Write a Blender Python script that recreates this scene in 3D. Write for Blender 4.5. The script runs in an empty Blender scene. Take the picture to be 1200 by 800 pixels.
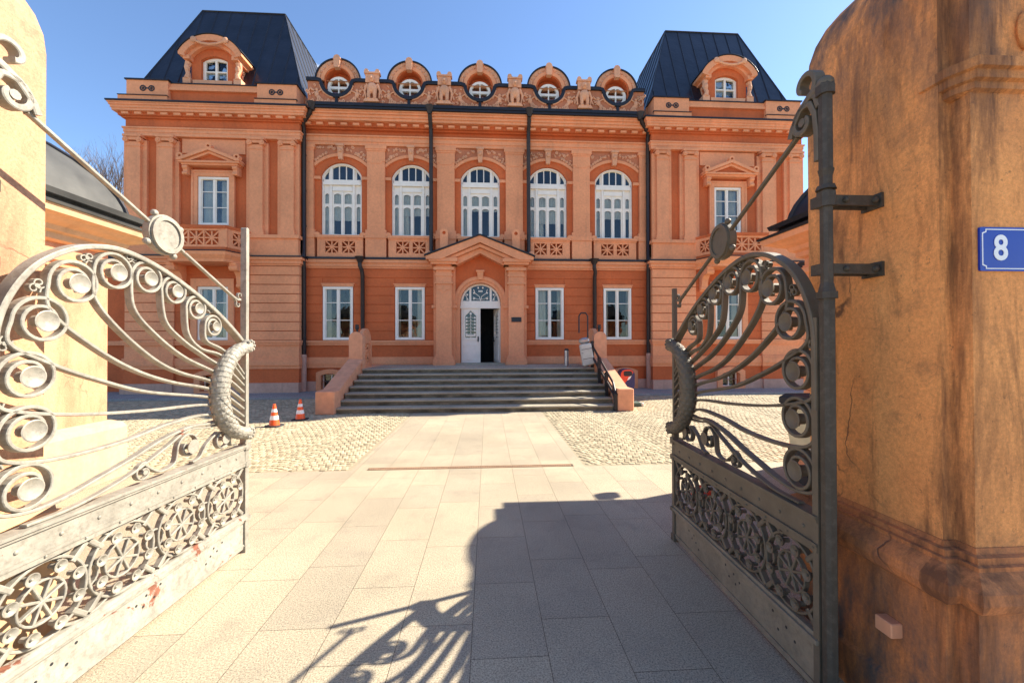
import bpy, bmesh, math, random
from mathutils import Vector, Matrix
R_ = math.radians
scene = bpy.context.scene
COL = scene.collection

# ------------------------------------------------------------------ camera
cam_d = bpy.data.cameras.new("camera"); cam = bpy.data.objects.new("camera", cam_d); COL.objects.link(cam)
cam_d.sensor_width = 36.0; cam_d.lens = 480.0/1200.0*36.0
cam_d.clip_start = 0.02; cam_d.clip_end = 3000
YAW, PIT, ROL = 0.0591, 0.0086, 0.0028
fwd = Vector((math.sin(YAW)*math.cos(PIT), math.cos(YAW)*math.cos(PIT), math.sin(PIT)))
right0 = Vector((math.cos(YAW), -math.sin(YAW), 0)); up0 = right0.cross(fwd)
# x3 = xc cos - yc sin ; y3 = xc sin + yc cos
rt = right0*math.cos(ROL) - up0*math.sin(ROL)
up = right0*math.sin(ROL) + up0*math.cos(ROL)
m = Matrix((rt, up, -fwd)).transposed().to_4x4(); m.translation = Vector((0.25, 0, 1.6))
cam.matrix_world = m
scene.camera = cam

# ------------------------------------------------------------------ light
SUNV = Vector((1.18, 0.43, 1.0)).normalized()
elev = math.asin(SUNV.z); azi = math.atan2(SUNV.x, SUNV.y)
world = bpy.data.worlds.new("World"); scene.world = world; world.use_nodes = True
wn = world.node_tree.nodes; wl = world.node_tree.links
for n in list(wn): wn.remove(n)
sky = wn.new('ShaderNodeTexSky'); sky.sky_type = 'NISHITA'; sky.sun_disc = False
sky.sun_elevation = elev; sky.sun_rotation = azi
sky.air_density = 1.0; sky.dust_density = 0.25; sky.ozone_density = 1.6; sky.altitude = 300
bg = wn.new('ShaderNodeBackground'); bg.inputs[1].default_value = 0.10
wo = wn.new('ShaderNodeOutputWorld')
# one small white cloud low behind the left tower roof (fixed direction in the sky)
geo = wn.new('ShaderNodeTexCoord')
cd = (rt*((383-600)/480.0) + up*((400-86)/480.0) + fwd).normalized()
def wnode(t, **k):
    n = wn.new(t)
    for a, b in k.items(): setattr(n, a, b)
    return n
sub = wnode('ShaderNodeVectorMath', operation='SUBTRACT'); wl.new(geo.outputs['Generated'], sub.inputs[0]); sub.inputs[1].default_value = cd
scl = wnode('ShaderNodeVectorMath', operation='MULTIPLY'); wl.new(sub.outputs[0], scl.inputs[0]); scl.inputs[1].default_value = (1, 1, 1.5)
ln = wnode('ShaderNodeVectorMath', operation='LENGTH'); wl.new(scl.outputs[0], ln.inputs[0])
nz = wn.new('ShaderNodeTexNoise'); nz.inputs['Scale'].default_value = 26; nz.inputs['Detail'].default_value = 7; wl.new(geo.outputs['Generated'], nz.inputs['Vector'])
fall = wn.new('ShaderNodeMapRange'); fall.inputs[1].default_value = 0.0; fall.inputs[2].default_value = 0.10; fall.inputs[3].default_value = 0.30; fall.inputs[4].default_value = -0.5; wl.new(ln.outputs['Value'], fall.inputs[0])
ad = wnode('ShaderNodeMath', operation='ADD'); wl.new(nz.outputs[0], ad.inputs[0]); wl.new(fall.outputs[0], ad.inputs[1])
cr = wn.new('ShaderNodeMapRange'); cr.inputs[1].default_value = 0.58; cr.inputs[2].default_value = 0.74; cr.inputs[4].default_value = 0.85; wl.new(ad.outputs[0], cr.inputs[0])
mx = wnode('ShaderNodeMixRGB'); wl.new(cr.outputs[0], mx.inputs[0]); tint = wnode('ShaderNodeMixRGB', blend_type='MULTIPLY'); tint.inputs[0].default_value = 1; wl.new(sky.outputs[0], tint.inputs[1]); tint.inputs[2].default_value = (0.86, 0.96, 1.08, 1); wl.new(tint.outputs[0], mx.inputs[1]); mx.inputs[2].default_value = (7.5, 7.8, 8.2, 1)
wl.new(mx.outputs[0], bg.inputs[0]); wl.new(bg.outputs[0], wo.inputs[0])
sun_d = bpy.data.lights.new("sun", 'SUN'); sun_d.energy = 5.0; sun_d.angle = R_(0.5); sun_d.color = (1.0, 0.91, 0.76)
sun = bpy.data.objects.new("sun", sun_d); COL.objects.link(sun)
sun.rotation_euler = SUNV.to_track_quat('Z', 'Y').to_euler(); sun.location = (30, 10, 40)
vs = scene.view_settings; vs.view_transform = 'Standard'; vs.look = 'None'; vs.gamma = 1.0; vs.use_curve_mapping = False
vs.exposure = 1.32
scene.render.resolution_x = 1024; scene.render.resolution_y = 682

# ------------------------------------------------------------------ materials
MATS = {}
def nodes_of(name):
    mt = bpy.data.materials.new(name); mt.use_nodes = True
    nt = mt.node_tree; b = nt.nodes['Principled BSDF']
    return mt, nt, b
def N(nt, t, **k):
    n = nt.nodes.new(t)
    for a, v in k.items():
        if hasattr(n, a): setattr(n, a, v)
        else: n.inputs[a].default_value = v
    return n
def ramp(nt, src, p0, c0, p1, c1):
    r = nt.nodes.new('ShaderNodeValToRGB'); e = r.color_ramp.elements
    e[0].position = p0; e[0].color = (*c0, 1); e[1].position = p1; e[1].color = (*c1, 1)
    nt.links.new(src, r.inputs[0]); return r.outputs[0]
def mixc(nt, fac, a, b, mode='MIX'):
    x = nt.nodes.new('ShaderNodeMixRGB'); x.blend_type = mode
    for s, v in ((0, fac), (1, a), (2, b)):
        if hasattr(v, 'node'): nt.links.new(v, x.inputs[s])
        elif isinstance(v, tuple): x.inputs[s].default_value = (*v, 1)
        else: x.inputs[s].default_value = v
    return x.outputs[0]
def noise(nt, scale, detail=4, rough=0.55, mapping=None, dist=0.0):
    tc = nt.nodes.new('ShaderNodeTexCoord'); n = nt.nodes.new('ShaderNodeTexNoise')
    n.inputs['Scale'].default_value = scale; n.inputs['Detail'].default_value = detail
    n.inputs['Roughness'].default_value = rough; n.inputs['Distortion'].default_value = dist
    g = nt.nodes.new('ShaderNodeNewGeometry')
    if mapping:
        mp = nt.nodes.new('ShaderNodeMapping'); mp.inputs['Scale'].default_value = mapping
        nt.links.new(g.outputs['Position'], mp.inputs[0]); nt.links.new(mp.outputs[0], n.inputs['Vector'])
    else: nt.links.new(g.outputs['Position'], n.inputs['Vector'])
    return n.outputs[0]
def bump(nt, b, src, strength, dist=0.01):
    bp = nt.nodes.new('ShaderNodeBump'); bp.inputs['Strength'].default_value = strength; bp.inputs['Distance'].default_value = dist
    nt.links.new(src, bp.inputs['Height']); nt.links.new(bp.outputs[0], b.inputs['Normal'])
def plaster(name, c, var=0.18, streak=0.25, dirt=(0.16, 0.12, 0.09)):
    mt, nt, b = nodes_of(name)
    hi = tuple(min(1, x*(1+var)) for x in c); lo = tuple(x*(1-var) for x in c)
    col = ramp(nt, noise(nt, 0.9, 6), 0.3, lo, 0.7, hi)
    fine = ramp(nt, noise(nt, 14, 5, 0.7), 0.25, (0.82, 0.82, 0.82), 0.75, (1.08, 1.08, 1.08))
    col = mixc(nt, 1.0, col, fine, 'MULTIPLY')
    st = ramp(nt, noise(nt, 1.0, 5, 0.6, (5, 5, 0.5)), 0.56, (0, 0, 0), 0.8, (streak,)*3)
    col = mixc(nt, st, col, dirt)
    nt.links.new(col, b.inputs['Base Color']); b.inputs['Roughness'].default_value = 0.9
    bump(nt, b, noise(nt, 60, 4), 0.25, 0.004)
    MATS[name] = mt; return mt
def flat(name, c, rough=0.6, metal=0.0, var=0.12, sc=6, bmp=0.1, spec=None):
    mt, nt, b = nodes_of(name)
    col = ramp(nt, noise(nt, sc, 5), 0.3, tuple(x*(1-var) for x in c), 0.7, tuple(min(1, x*(1+var)) for x in c))
    nt.links.new(col, b.inputs['Base Color']); b.inputs['Roughness'].default_value = rough; b.inputs['Metallic'].default_value = metal
    if spec is not None: b.inputs['Specular IOR Level'].default_value = spec
    if bmp: bump(nt, b, noise(nt, 90, 3), bmp, 0.002)
    MATS[name] = mt; return mt
LIGHTC = (0.82, 0.335, 0.160); DARKC = (0.58, 0.135, 0.040)
plaster('plaster_light', LIGHTC, 0.13, 0.38, (0.36, 0.17, 0.10))
plaster('plaster_dark', DARKC, 0.16, 0.38, (0.25, 0.07, 0.035))
plaster('plaster_relief', (0.74, 0.37, 0.21), 0.2, 0.5, (0.3, 0.2, 0.14))
plaster('parapet_ground', (0.52, 0.185, 0.09), 0.2, 0.5, (0.2, 0.11, 0.07))
plaster('plinth', (0.56, 0.34, 0.25), 0.16, 0.6, (0.25, 0.19, 0.14))
plaster('yellow_plaster', (0.66, 0.43, 0.24), 0.14, 0.35)
flat('white_paint', (0.86, 0.80, 0.70), 0.45, 0, 0.05)
flat('curtain_cloth', (0.85, 0.82, 0.74), 0.8, 0, 0.12, 3)
flat('interior', (0.035, 0.03, 0.028), 0.9, 0, 0.2)
flat('flashing', (0.018, 0.017, 0.022), 0.45, 0.3, 0.2, 5)
flat('pipe_metal', (0.028, 0.021, 0.022), 0.45, 0.3, 0.25, 5)
flat('black_metal', (0.025, 0.025, 0.028), 0.5, 0.2)
flat('beige_panel', (0.62, 0.58, 0.5), 0.45)
flat('steel', (0.45, 0.45, 0.45), 0.35, 0.8)
flat('orange_plastic', (0.85, 0.11, 0.02), 0.4)
flat('cone_white', (0.8, 0.8, 0.78), 0.4)
flat('rubber', (0.03, 0.03, 0.032), 0.8)
flat('blue_plastic', (0.015, 0.025, 0.12), 0.35)
flat('red_plastic', (0.7, 0.07, 0.03), 0.4)
flat('plate_blue', (0.002, 0.035, 0.36), 0.25, 0, 0.03)
flat('plate_white', (0.85, 0.85, 0.85), 0.3, 0, 0.03)
flat('bark', (0.16, 0.12, 0.10), 0.9, 0, 0.2)
flat('rust_grate', (0.36, 0.22, 0.13), 0.8, 0.2, 0.3, 20)
flat('block_orange', (0.72, 0.33, 0.18), 0.85)
flat('dull_green', (0.06, 0.1, 0.08), 0.8)
flat('pale_yellow', (0.7, 0.63, 0.4), 0.5)

def roof_metal():
    mt, nt, b = nodes_of('roof_metal')
    col = ramp(nt, noise(nt, 1.2, 6), 0.3, (0.008, 0.010, 0.018), 0.7, (0.022, 0.026, 0.042))
    nt.links.new(col, b.inputs['Base Color']); b.inputs['Roughness'].default_value = 0.36; b.inputs['Metallic'].default_value = 0.1
    bump(nt, b, noise(nt, 2.2, 3), 0.35, 0.05)
    MATS['roof_metal'] = mt
roof_metal()
def roof_grey():
    mt, nt, b = nodes_of('roof_grey')
    col = ramp(nt, noise(nt, 2.5, 6), 0.3, (0.045, 0.045, 0.043), 0.7, (0.10, 0.098, 0.09))
    nt.links.new(col, b.inputs['Base Color']); b.inputs['Roughness'].default_value = 0.6; b.inputs['Metallic'].default_value = 0.2
    MATS['roof_grey'] = mt
roof_grey()
def glass():
    mt, nt, b = nodes_of('window_glass'); nt.nodes.remove(b)
    out = nt.nodes['Material Output']
    tr = nt.nodes.new('ShaderNodeBsdfTransparent'); tr.inputs[0].default_value = (0.84, 0.86, 0.84, 1)
    gl = nt.nodes.new('ShaderNodeBsdfGlossy'); gl.inputs['Roughness'].default_value = 0.02; gl.inputs[0].default_value = (0.9, 0.95, 1, 1)
    fr = nt.nodes.new('ShaderNodeFresnel'); fr.inputs[0].default_value = 1.5
    bp = nt.nodes.new('ShaderNodeBump'); bp.inputs['Strength'].default_value = 0.25; bp.inputs['Distance'].default_value = 0.02
    nt.links.new(noise(nt, 2.2, 2), bp.inputs['Height']); nt.links.new(bp.outputs[0], gl.inputs['Normal'])
    mx = nt.nodes.new('ShaderNodeMixShader'); nt.links.new(fr.outputs[0], mx.inputs[0])
    nt.links.new(tr.outputs[0], mx.inputs[1]); nt.links.new(gl.outputs[0], mx.inputs[2]); nt.links.new(mx.outputs[0], out.inputs[0])
    MATS['window_glass'] = mt
glass()
def gate_paint(name, c, rustamt):
    mt, nt, b = nodes_of(name)
    col = ramp(nt, noise(nt, 7, 6, 0.65), 0.3, tuple(x*0.72 for x in c), 0.72, tuple(x*1.15 for x in c))
    grime = ramp(nt, noise(nt, 30, 5, 0.7), 0.48, (0, 0, 0), 0.72, (0.55,)*3)
    col = mixc(nt, grime, col, (0.13, 0.11, 0.085))
    rust = ramp(nt, noise(nt, 4.2, 8, 0.7, None, 0.6), rustamt, (0, 0, 0), rustamt+0.02, (1, 1, 1))
    rc = ramp(nt, noise(nt, 25, 4), 0.3, (0.17, 0.06, 0.035), 0.7, (0.33, 0.13, 0.08))
    col = mixc(nt, rust, col, rc)
    nt.links.new(col, b.inputs['Base Color']); b.inputs['Roughness'].default_value = 0.62; b.inputs['Metallic'].default_value = 0.15
    bump(nt, b, noise(nt, 45, 5), 0.5, 0.004)
    MATS[name] = mt
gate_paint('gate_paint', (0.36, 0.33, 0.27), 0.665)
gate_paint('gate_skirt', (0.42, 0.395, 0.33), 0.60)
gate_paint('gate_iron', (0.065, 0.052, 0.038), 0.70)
gate_paint('gate_paint_shaded', (0.15, 0.122, 0.085), 0.70)  # darker copy of the leaf paint: right leaf's shade put into the colour
gate_paint('gate_skirt_shaded', (0.27, 0.23, 0.17), 0.64)  # skirt paint darkened the same way, shade of the right leaf painted in
def pier_plaster(name, c, stain, z_lo):
    mt, nt, b = nodes_of(name)
    col = ramp(nt, noise(nt, 1.6, 7, 0.6), 0.3, tuple(x*0.8 for x in c), 0.72, tuple(min(1, x*1.2) for x in c))
    fine = ramp(nt, noise(nt, 70, 8, 0.9), 0.34, (0.68, 0.65, 0.63), 0.64, (1.16, 1.16, 1.16))
    col = mixc(nt, 1.0, col, fine, 'MULTIPLY')
    pit = ramp(nt, noise(nt, 26, 7, 0.8), 0.60, (0, 0, 0), 0.66, (0.6*stain,)*3)
    col = mixc(nt, pit, col, (0.16, 0.075, 0.04))
    # long vertical rain streaks
    s1 = ramp(nt, noise(nt, 1.0, 9, 0.72, (4.5, 4.5, 0.9), 0.4), 0.495, (0, 0, 0), 0.70, (stain,)*3)
    col = mixc(nt, s1, col, (0.10, 0.04, 0.02))
    s2 = ramp(nt, noise(nt, 3.1, 8, 0.75), 0.55, (0, 0, 0), 0.75, (stain*0.75,)*3)
    col = mixc(nt, s2, col, (0.15, 0.08, 0.045))
    # noisy grey-brown darkening toward top and foot of the pier
    g = nt.nodes.new('ShaderNodeNewGeometry'); sp = nt.nodes.new('ShaderNodeSeparateXYZ'); nt.links.new(g.outputs['Position'], sp.inputs[0])
    mr = nt.nodes.new('ShaderNodeMapRange'); mr.inputs[1].default_value = 2.2; mr.inputs[2].default_value = 3.1; nt.links.new(sp.outputs[2], mr.inputs[0])
    m2 = nt.nodes.new('ShaderNodeMapRange'); m2.inputs[1].default_value = 0.95; m2.inputs[2].default_value = 0.35; nt.links.new(sp.outputs[2], m2.inputs[0])
    mm = nt.nodes.new('ShaderNodeMath'); mm.operation = 'MAXIMUM'; nt.links.new(mr.outputs[0], mm.inputs[0]); nt.links.new(m2.outputs[0], mm.inputs[1])
    gr = ramp(nt, noise(nt, 5, 8, 0.7, (2.4, 2.4, 0.8)), 0.38, (0, 0, 0), 0.66, (stain*1.0,)*3)
    ml = nt.nodes.new('ShaderNodeMath'); ml.operation = 'MULTIPLY'; nt.links.new(gr, ml.inputs[0]); nt.links.new(mm.outputs[0], ml.inputs[1])
    col = mixc(nt, ml.outputs[0], col, (0.10, 0.075, 0.065))
    # brown stain plus painted shade darkening the recess at the inner front corner
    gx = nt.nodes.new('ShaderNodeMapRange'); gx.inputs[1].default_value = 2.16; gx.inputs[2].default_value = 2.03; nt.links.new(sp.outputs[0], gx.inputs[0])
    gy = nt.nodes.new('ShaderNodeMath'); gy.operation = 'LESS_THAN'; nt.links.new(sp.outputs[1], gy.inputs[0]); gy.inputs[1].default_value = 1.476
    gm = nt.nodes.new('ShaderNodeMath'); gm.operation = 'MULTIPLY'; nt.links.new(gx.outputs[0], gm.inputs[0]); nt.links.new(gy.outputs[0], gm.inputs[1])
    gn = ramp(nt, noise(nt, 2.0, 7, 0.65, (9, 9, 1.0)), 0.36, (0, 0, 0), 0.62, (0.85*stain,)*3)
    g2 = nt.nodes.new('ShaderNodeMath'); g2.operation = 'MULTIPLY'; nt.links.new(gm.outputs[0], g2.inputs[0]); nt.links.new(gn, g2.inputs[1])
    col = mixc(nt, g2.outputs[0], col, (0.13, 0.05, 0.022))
    # hairline cracks
    vo = nt.nodes.new('ShaderNodeTexVoronoi'); vo.feature = 'DISTANCE_TO_EDGE'; vo.inputs['Scale'].default_value = 1.3
    mp = nt.nodes.new('ShaderNodeMapping'); mp.inputs['Scale'].default_value = (2.2, 2.2, 0.8)
    nn = nt.nodes.new('ShaderNodeTexNoise'); nn.inputs['Scale'].default_value = 3.5; nn.inputs['Detail'].default_value = 8
    nt.links.new(g.outputs['Position'], nn.inputs['Vector'])
    va = nt.nodes.new('ShaderNodeVectorMath'); va.operation = 'MULTIPLY_ADD'; nt.links.new(nn.outputs['Color'], va.inputs[0]); va.inputs[1].default_value = (0.4, 0.4, 0.4)
    nt.links.new(g.outputs['Position'], va.inputs[2]); nt.links.new(va.outputs[0], mp.inputs[0]); nt.links.new(mp.outputs[0], vo.inputs['Vector'])
    ck = ramp(nt, vo.outputs['Distance'], 0.004, (1, 1, 1), 0.016, (0, 0, 0))
    msk = ramp(nt, noise(nt, 1.1, 2), 0.54, (0, 0, 0), 0.6, (0.8*stain,)*3)
    cm = nt.nodes.new('ShaderNodeMath'); cm.operation = 'MULTIPLY'; nt.links.new(ck, cm.inputs[0]); nt.links.new(msk, cm.inputs[1])
    col = mixc(nt, cm.outputs[0], col, (0.07, 0.04, 0.03))
    nt.links.new(col, b.inputs['Base Color']); b.inputs['Roughness'].default_value = 0.92
    hb = nt.nodes.new('ShaderNodeMath'); hb.operation = 'SUBTRACT'; nt.links.new(noise(nt, 38, 6, 0.7), hb.inputs[0]); nt.links.new(cm.outputs[0], hb.inputs[1])
    bump(nt, b, hb.outputs[0], 0.6, 0.008)
    MATS[name] = mt
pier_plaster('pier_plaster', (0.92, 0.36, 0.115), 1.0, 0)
pier_plaster('pier_base', (0.66, 0.235, 0.075), 1.0, 0)
pier_plaster('pier_plaster_clean', (0.62, 0.335, 0.19), 0.42, 0)
def granite(name, c, var, slabs=True):
    mt, nt, b = nodes_of(name)
    g = nt.nodes.new('ShaderNodeNewGeometry')
    sp = ramp(nt, noise(nt, 110, 6, 0.9), 0.43, tuple(x*0.40 for x in c), 0.535, tuple(min(1, x*1.12) for x in c))
    big = ramp(nt, noise(nt, 0.8, 6), 0.3, (1-var,)*3, 0.7, (1+var,)*3)
    col = mixc(nt, 1.0, sp, big, 'MULTIPLY')
    blot = ramp(nt, noise(nt, 3.5, 9, 0.75), 0.52, (0, 0, 0), 0.72, (0.5,)*3)
    col = mixc(nt, blot, col, (0.22, 0.19, 0.15))
    hgt = noise(nt, 120, 3)
    if slabs:
        mp = nt.nodes.new('ShaderNodeMapping'); mp.inputs['Rotation'].default_value = (0, 0, R_(90)); mp.inputs['Location'].default_value = (0.13, 0.24, 0)
        nt.links.new(g.outputs['Position'], mp.inputs[0])
        br = nt.nodes.new('ShaderNodeTexBrick'); br.inputs['Scale'].default_value = 1.0
        br.inputs['Brick Width'].default_value = 0.66; br.inputs['Row Height'].default_value = 0.4; br.inputs['Mortar Size'].default_value = 0.0022
        br.inputs['Mortar Smooth'].default_value = 0.3; br.offset = 0.43; br.offset_frequency = 2; br.squash = 1.4; br.squash_frequency = 3
        br.inputs['Color1'].default_value = (0.91, 0.91, 0.92, 1); br.inputs['Color2'].default_value = (1.07, 1.06, 1.03, 1); br.inputs['Mortar'].default_value = (0.34, 0.3, 0.26, 1)
        nt.links.new(mp.outputs[0], br.inputs['Vector'])
        col = mixc(nt, 1.0, col, br.outputs['Color'], 'MULTIPLY')
        sb = nt.nodes.new('ShaderNodeMath'); sb.operation = 'MULTIPLY_ADD'; nt.links.new(br.outputs['Fac'], sb.inputs[0]); sb.inputs[1].default_value = -2.0; nt.links.new(hgt, sb.inputs[2]); hgt = sb.outputs[0]
    nt.links.new(col, b.inputs['Base Color']); b.inputs['Roughness'].default_value = 0.85
    bump(nt, b, hgt, 0.5, 0.004)
    MATS[name] = mt
granite('slab_granite', (0.45, 0.38, 0.27), 0.16)
granite('step_granite', (0.46, 0.405, 0.30), 0.2, False)
granite('kerb_granite', (0.33, 0.33, 0.32), 0.12)
def step_riser():
    mt, nt, b = nodes_of('step_riser')
    c = ramp(nt, noise(nt, 1.3, 6, 0.7, (1.5, 1, 3)), 0.38, (0.08, 0.07, 0.045), 0.66, (0.26, 0.225, 0.15))
    nt.links.new(c, b.inputs['Base Color']); b.inputs['Roughness'].default_value = 0.9
    MATS['step_riser'] = mt
step_riser()
def cobble():
    mt, nt, b = nodes_of('cobble')
    oi = nt.nodes.new('ShaderNodeNewGeometry')
    c = nt.nodes.new('ShaderNodeValToRGB'); e = c.color_ramp.elements
    e[0].color = (0.31, 0.26, 0.165, 1); e[1].color = (0.55, 0.46, 0.30, 1)
    nt.links.new(oi.outputs['Random Per Island'], c.inputs[0])
    f = ramp(nt, noise(nt, 60, 4), 0.3, (0.75,)*3, 0.7, (1.15,)*3)
    nt.links.new(mixc(nt, 1.0, c.outputs[0], f, 'MULTIPLY'), b.inputs['Base Color']); b.inputs['Roughness'].default_value = 0.85
    bump(nt, b, noise(nt, 70, 3), 0.5, 0.004)
    MATS['cobble'] = mt
cobble()
flat('joint_sand', (0.33, 0.275, 0.18), 0.95, 0, 0.2, 20)
flat('asphalt_far', (0.33, 0.29, 0.22), 0.95, 0, 0.2, 2)

# ------------------------------------------------------------------ helpers
class MB:
    def __init__(s): s.v = []; s.f = []
    def add(s, vs, fs):
        o = len(s.v); s.v += [tuple(p) for p in vs]; s.f += [tuple(i+o for i in f) for f in fs]; return s
    def box(s, x0, x1, y0, y1, z0, z1, rot=None, piv=None):
        vs = [(x, y, z) for z in (z0, z1) for y in (y0, y1) for x in (x0, x1)]
        if rot: vs = [tuple(rot @ (Vector(p)-Vector(piv)) + Vector(piv)) for p in vs]
        return s.add(vs, [(0, 2, 3, 1), (4, 5, 7, 6), (0, 1, 5, 4), (2, 6, 7, 3), (0, 4, 6, 2), (1, 3, 7, 5)])
    def bbox(s, x0, x1, y0, y1, z0, z1, b=0.01):   # box with chamfered vertical + top edges via loft
        p = lambda d: [(x0+d, y0+d), (x1-d, y0+d), (x1-d, y1-d), (x0+d, y1-d)]
        ch = lambda d, c: [(x0+d+c, y0+d), (x1-d-c, y0+d), (x1-d, y0+d+c), (x1-d, y1-d-c), (x1-d-c, y1-d), (x0+d+c, y1-d), (x0+d, y1-d-c), (x0+d, y0+d+c)]
        return s.loft([(ch(b, b), z0), (ch(0, b), z0+b), (ch(0, b), z1-b), (ch(b, b), z1)])
    def loft(s, rings, cap=True):
        n = len(rings[0][0]); vs = []
        for poly, z in rings: vs += [(p[0], p[1], z) for p in poly]
        fs = []
        for k in range(len(rings)-1):
            for i in range(n):
                j = (i+1) % n; fs.append((k*n+i, k*n+j, (k+1)*n+j, (k+1)*n+i))
        if cap: fs.append(tuple(range(n-1, -1, -1))); fs.append(tuple((len(rings)-1)*n+i for i in range(n)))
        return s.add(vs, fs)
    def cyl(s, a, b, r0, r1=None, n=12, cap=True):
        r1 = r0 if r1 is None else r1; a = Vector(a); b = Vector(b); d = (b-a).normalized()
        q = Vector((0, 0, 1)) if abs(d.z) < 0.9 else Vector((1, 0, 0)); u = d.cross(q).normalized(); w = d.cross(u)
        vs = [a+(u*math.cos(t)+w*math.sin(t))*r0 for t in [2*math.pi*i/n for i in range(n)]] + [b+(u*math.cos(t)+w*math.sin(t))*r1 for t in [2*math.pi*i/n for i in range(n)]]
        fs = [(i, (i+1) % n, n+(i+1) % n, n+i) for i in range(n)]
        if cap: fs += [tuple(range(n-1, -1, -1)), tuple(range(n, 2*n))]
        return s.add(vs, fs)
    def ball(s, c, r, n=10, m=7, sc=(1, 1, 1)):
        vs = []; fs = []
        for j in range(m+1):
            ph = math.pi*j/m
            for i in range(n):
                t = 2*math.pi*i/n
                vs.append((c[0]+r*sc[0]*math.sin(ph)*math.cos(t), c[1]+r*sc[1]*math.sin(ph)*math.sin(t), c[2]+r*sc[2]*math.cos(ph)))
        for j in range(m):
            for i in range(n): fs.append((j*n+i, (j+1)*n+i, (j+1)*n+(i+1) % n, j*n+(i+1) % n))
        return s.add(vs, fs)
    def tube(s, pts, r, n=8, taper=None, cap=True):
        pts = [Vector(p) for p in pts]; L = len(pts); vs = []; fs = []; prev = None
        for k, p in enumerate(pts):
            d = (pts[min(k+1, L-1)]-pts[max(k-1, 0)])
            d = d.normalized() if d.length > 1e-9 else Vector((0, 0, 1))
            if prev is None:
                q = Vector((0, 0, 1)) if abs(d.z) < 0.9 else Vector((1, 0, 0)); u = d.cross(q).normalized()
            else: u = (prev - d*prev.dot(d)); u = u.normalized() if u.length > 1e-6 else d.orthogonal().normalized()
            prev = u; w = d.cross(u); rr = taper(k/(L-1))*r if taper else r
            vs += [p+(u*math.cos(2*math.pi*i/n)+w*math.sin(2*math.pi*i/n))*rr for i in range(n)]
        for k in range(L-1):
            for i in range(n): fs.append((k*n+i, k*n+(i+1) % n, (k+1)*n+(i+1) % n, (k+1)*n+i))
        if cap: fs += [tuple(range(n-1, -1, -1)), tuple((L-1)*n+i for i in range(n))]
        return s.add(vs, fs)
    def shape(s, loops, y0, y1):
        """extrude loops of (x,z) (first outer, then holes) from y0 to y1"""
        me = curve_mesh(loops, abs(y1-y0)/2); ym = (y0+y1)/2
        vs = [(v.co.x, ym - v.co.z, v.co.y) for v in me.vertices]; fs = [tuple(p.vertices) for p in me.polygons]
        bpy.data.meshes.remove(me); return s.add(vs, fs)
    def map(s, fn): s.v = [tuple(fn(p)) for p in s.v]; return s
    def build(s, name, mat, parent=None, smooth=False, loc=None):
        me = bpy.data.meshes.new(name); me.from_pydata(s.v, [], s.f); me.update()
        bm = bmesh.new(); bm.from_mesh(me); bmesh.ops.recalc_face_normals(bm, faces=bm.faces); bm.to_mesh(me); bm.free()
        me.materials.append(MATS[mat] if isinstance(mat, str) else mat)
        o = bpy.data.objects.new(name, me); COL.objects.link(o)
        if parent is not None:
            o.parent = parent
            o.matrix_parent_inverse = world_of(parent).inverted()
        if smooth:
            for p in me.polygons: p.use_smooth = True
            if smooth != 'all': me.set_sharp_from_angle(angle=R_(40))
        return o
def world_of(o):
    mtx = o.matrix_basis.copy()
    if o.parent is not None: mtx = world_of(o.parent) @ o.matrix_parent_inverse @ mtx
    return mtx
def curve_mesh(loops, ext):
    cu = bpy.data.curves.new('tmp', 'CURVE'); cu.dimensions = '2D'; cu.fill_mode = 'BOTH'; cu.extrude = ext
    for lp in loops:
        sp = cu.splines.new('POLY'); sp.points.add(len(lp)-1)
        for i, p in enumerate(lp): sp.points[i].co = (p[0], p[1], 0, 1)
        sp.use_cyclic_u = True
    o = bpy.data.objects.new('tmp', cu); me = bpy.data.meshes.new_from_object(o)
    bpy.data.objects.remove(o); bpy.data.curves.remove(cu); return me
def tag(o, label=None, cat=None, group=None, kind=None):
    for k, v in (('label', label), ('category', cat), ('group', group), ('kind', kind)):
        if v: o[k] = v
    return o
def empty(name, loc, label, cat, group=None, rz=0):
    o = bpy.data.objects.new(name, None); COL.objects.link(o); o.location = loc; o.rotation_euler = (0, 0, rz); o.empty_display_size = 0.2
    return tag(o, label, cat, group)
def rect(x0, x1, z0, z1): return [(x0, z0), (x1, z0), (x1, z1), (x0, z1)]
def arc(cx, cz, r, a0, a1, n=16): return [(cx+r*math.cos(R_(a0+(a1-a0)*i/n)), cz+r*math.sin(R_(a0+(a1-a0)*i/n))) for i in range(n+1)]
def segarch(cx, hw, z0, zs, zc, n=18):
    """outline: rectangle from z0 with a segmental arch springing at zs with crown zc"""
    s = zc-zs; Rr = (hw*hw+s*s)/(2*s); cz = zc-Rr; a = math.degrees(math.atan2(zs-cz, hw))
    return [(cx-hw, z0), (cx+hw, z0)] + arc(cx, cz, Rr, a, 180-a, n)
def catmull(P, n=6):
    P = [Vector(p) for p in P]; out = []
    for i in range(len(P)-1):
        p0 = P[max(i-1, 0)]; p1 = P[i]; p2 = P[i+1]; p3 = P[min(i+2, len(P)-1)]
        for k in range(n):
            t = k/n; out.append(0.5*((2*p1)+(p2-p0)*t+(2*p0-5*p1+4*p2-p3)*t*t+(3*p1-p0-3*p2+p3)*t**3))
    out.append(P[-1]); return out
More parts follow.
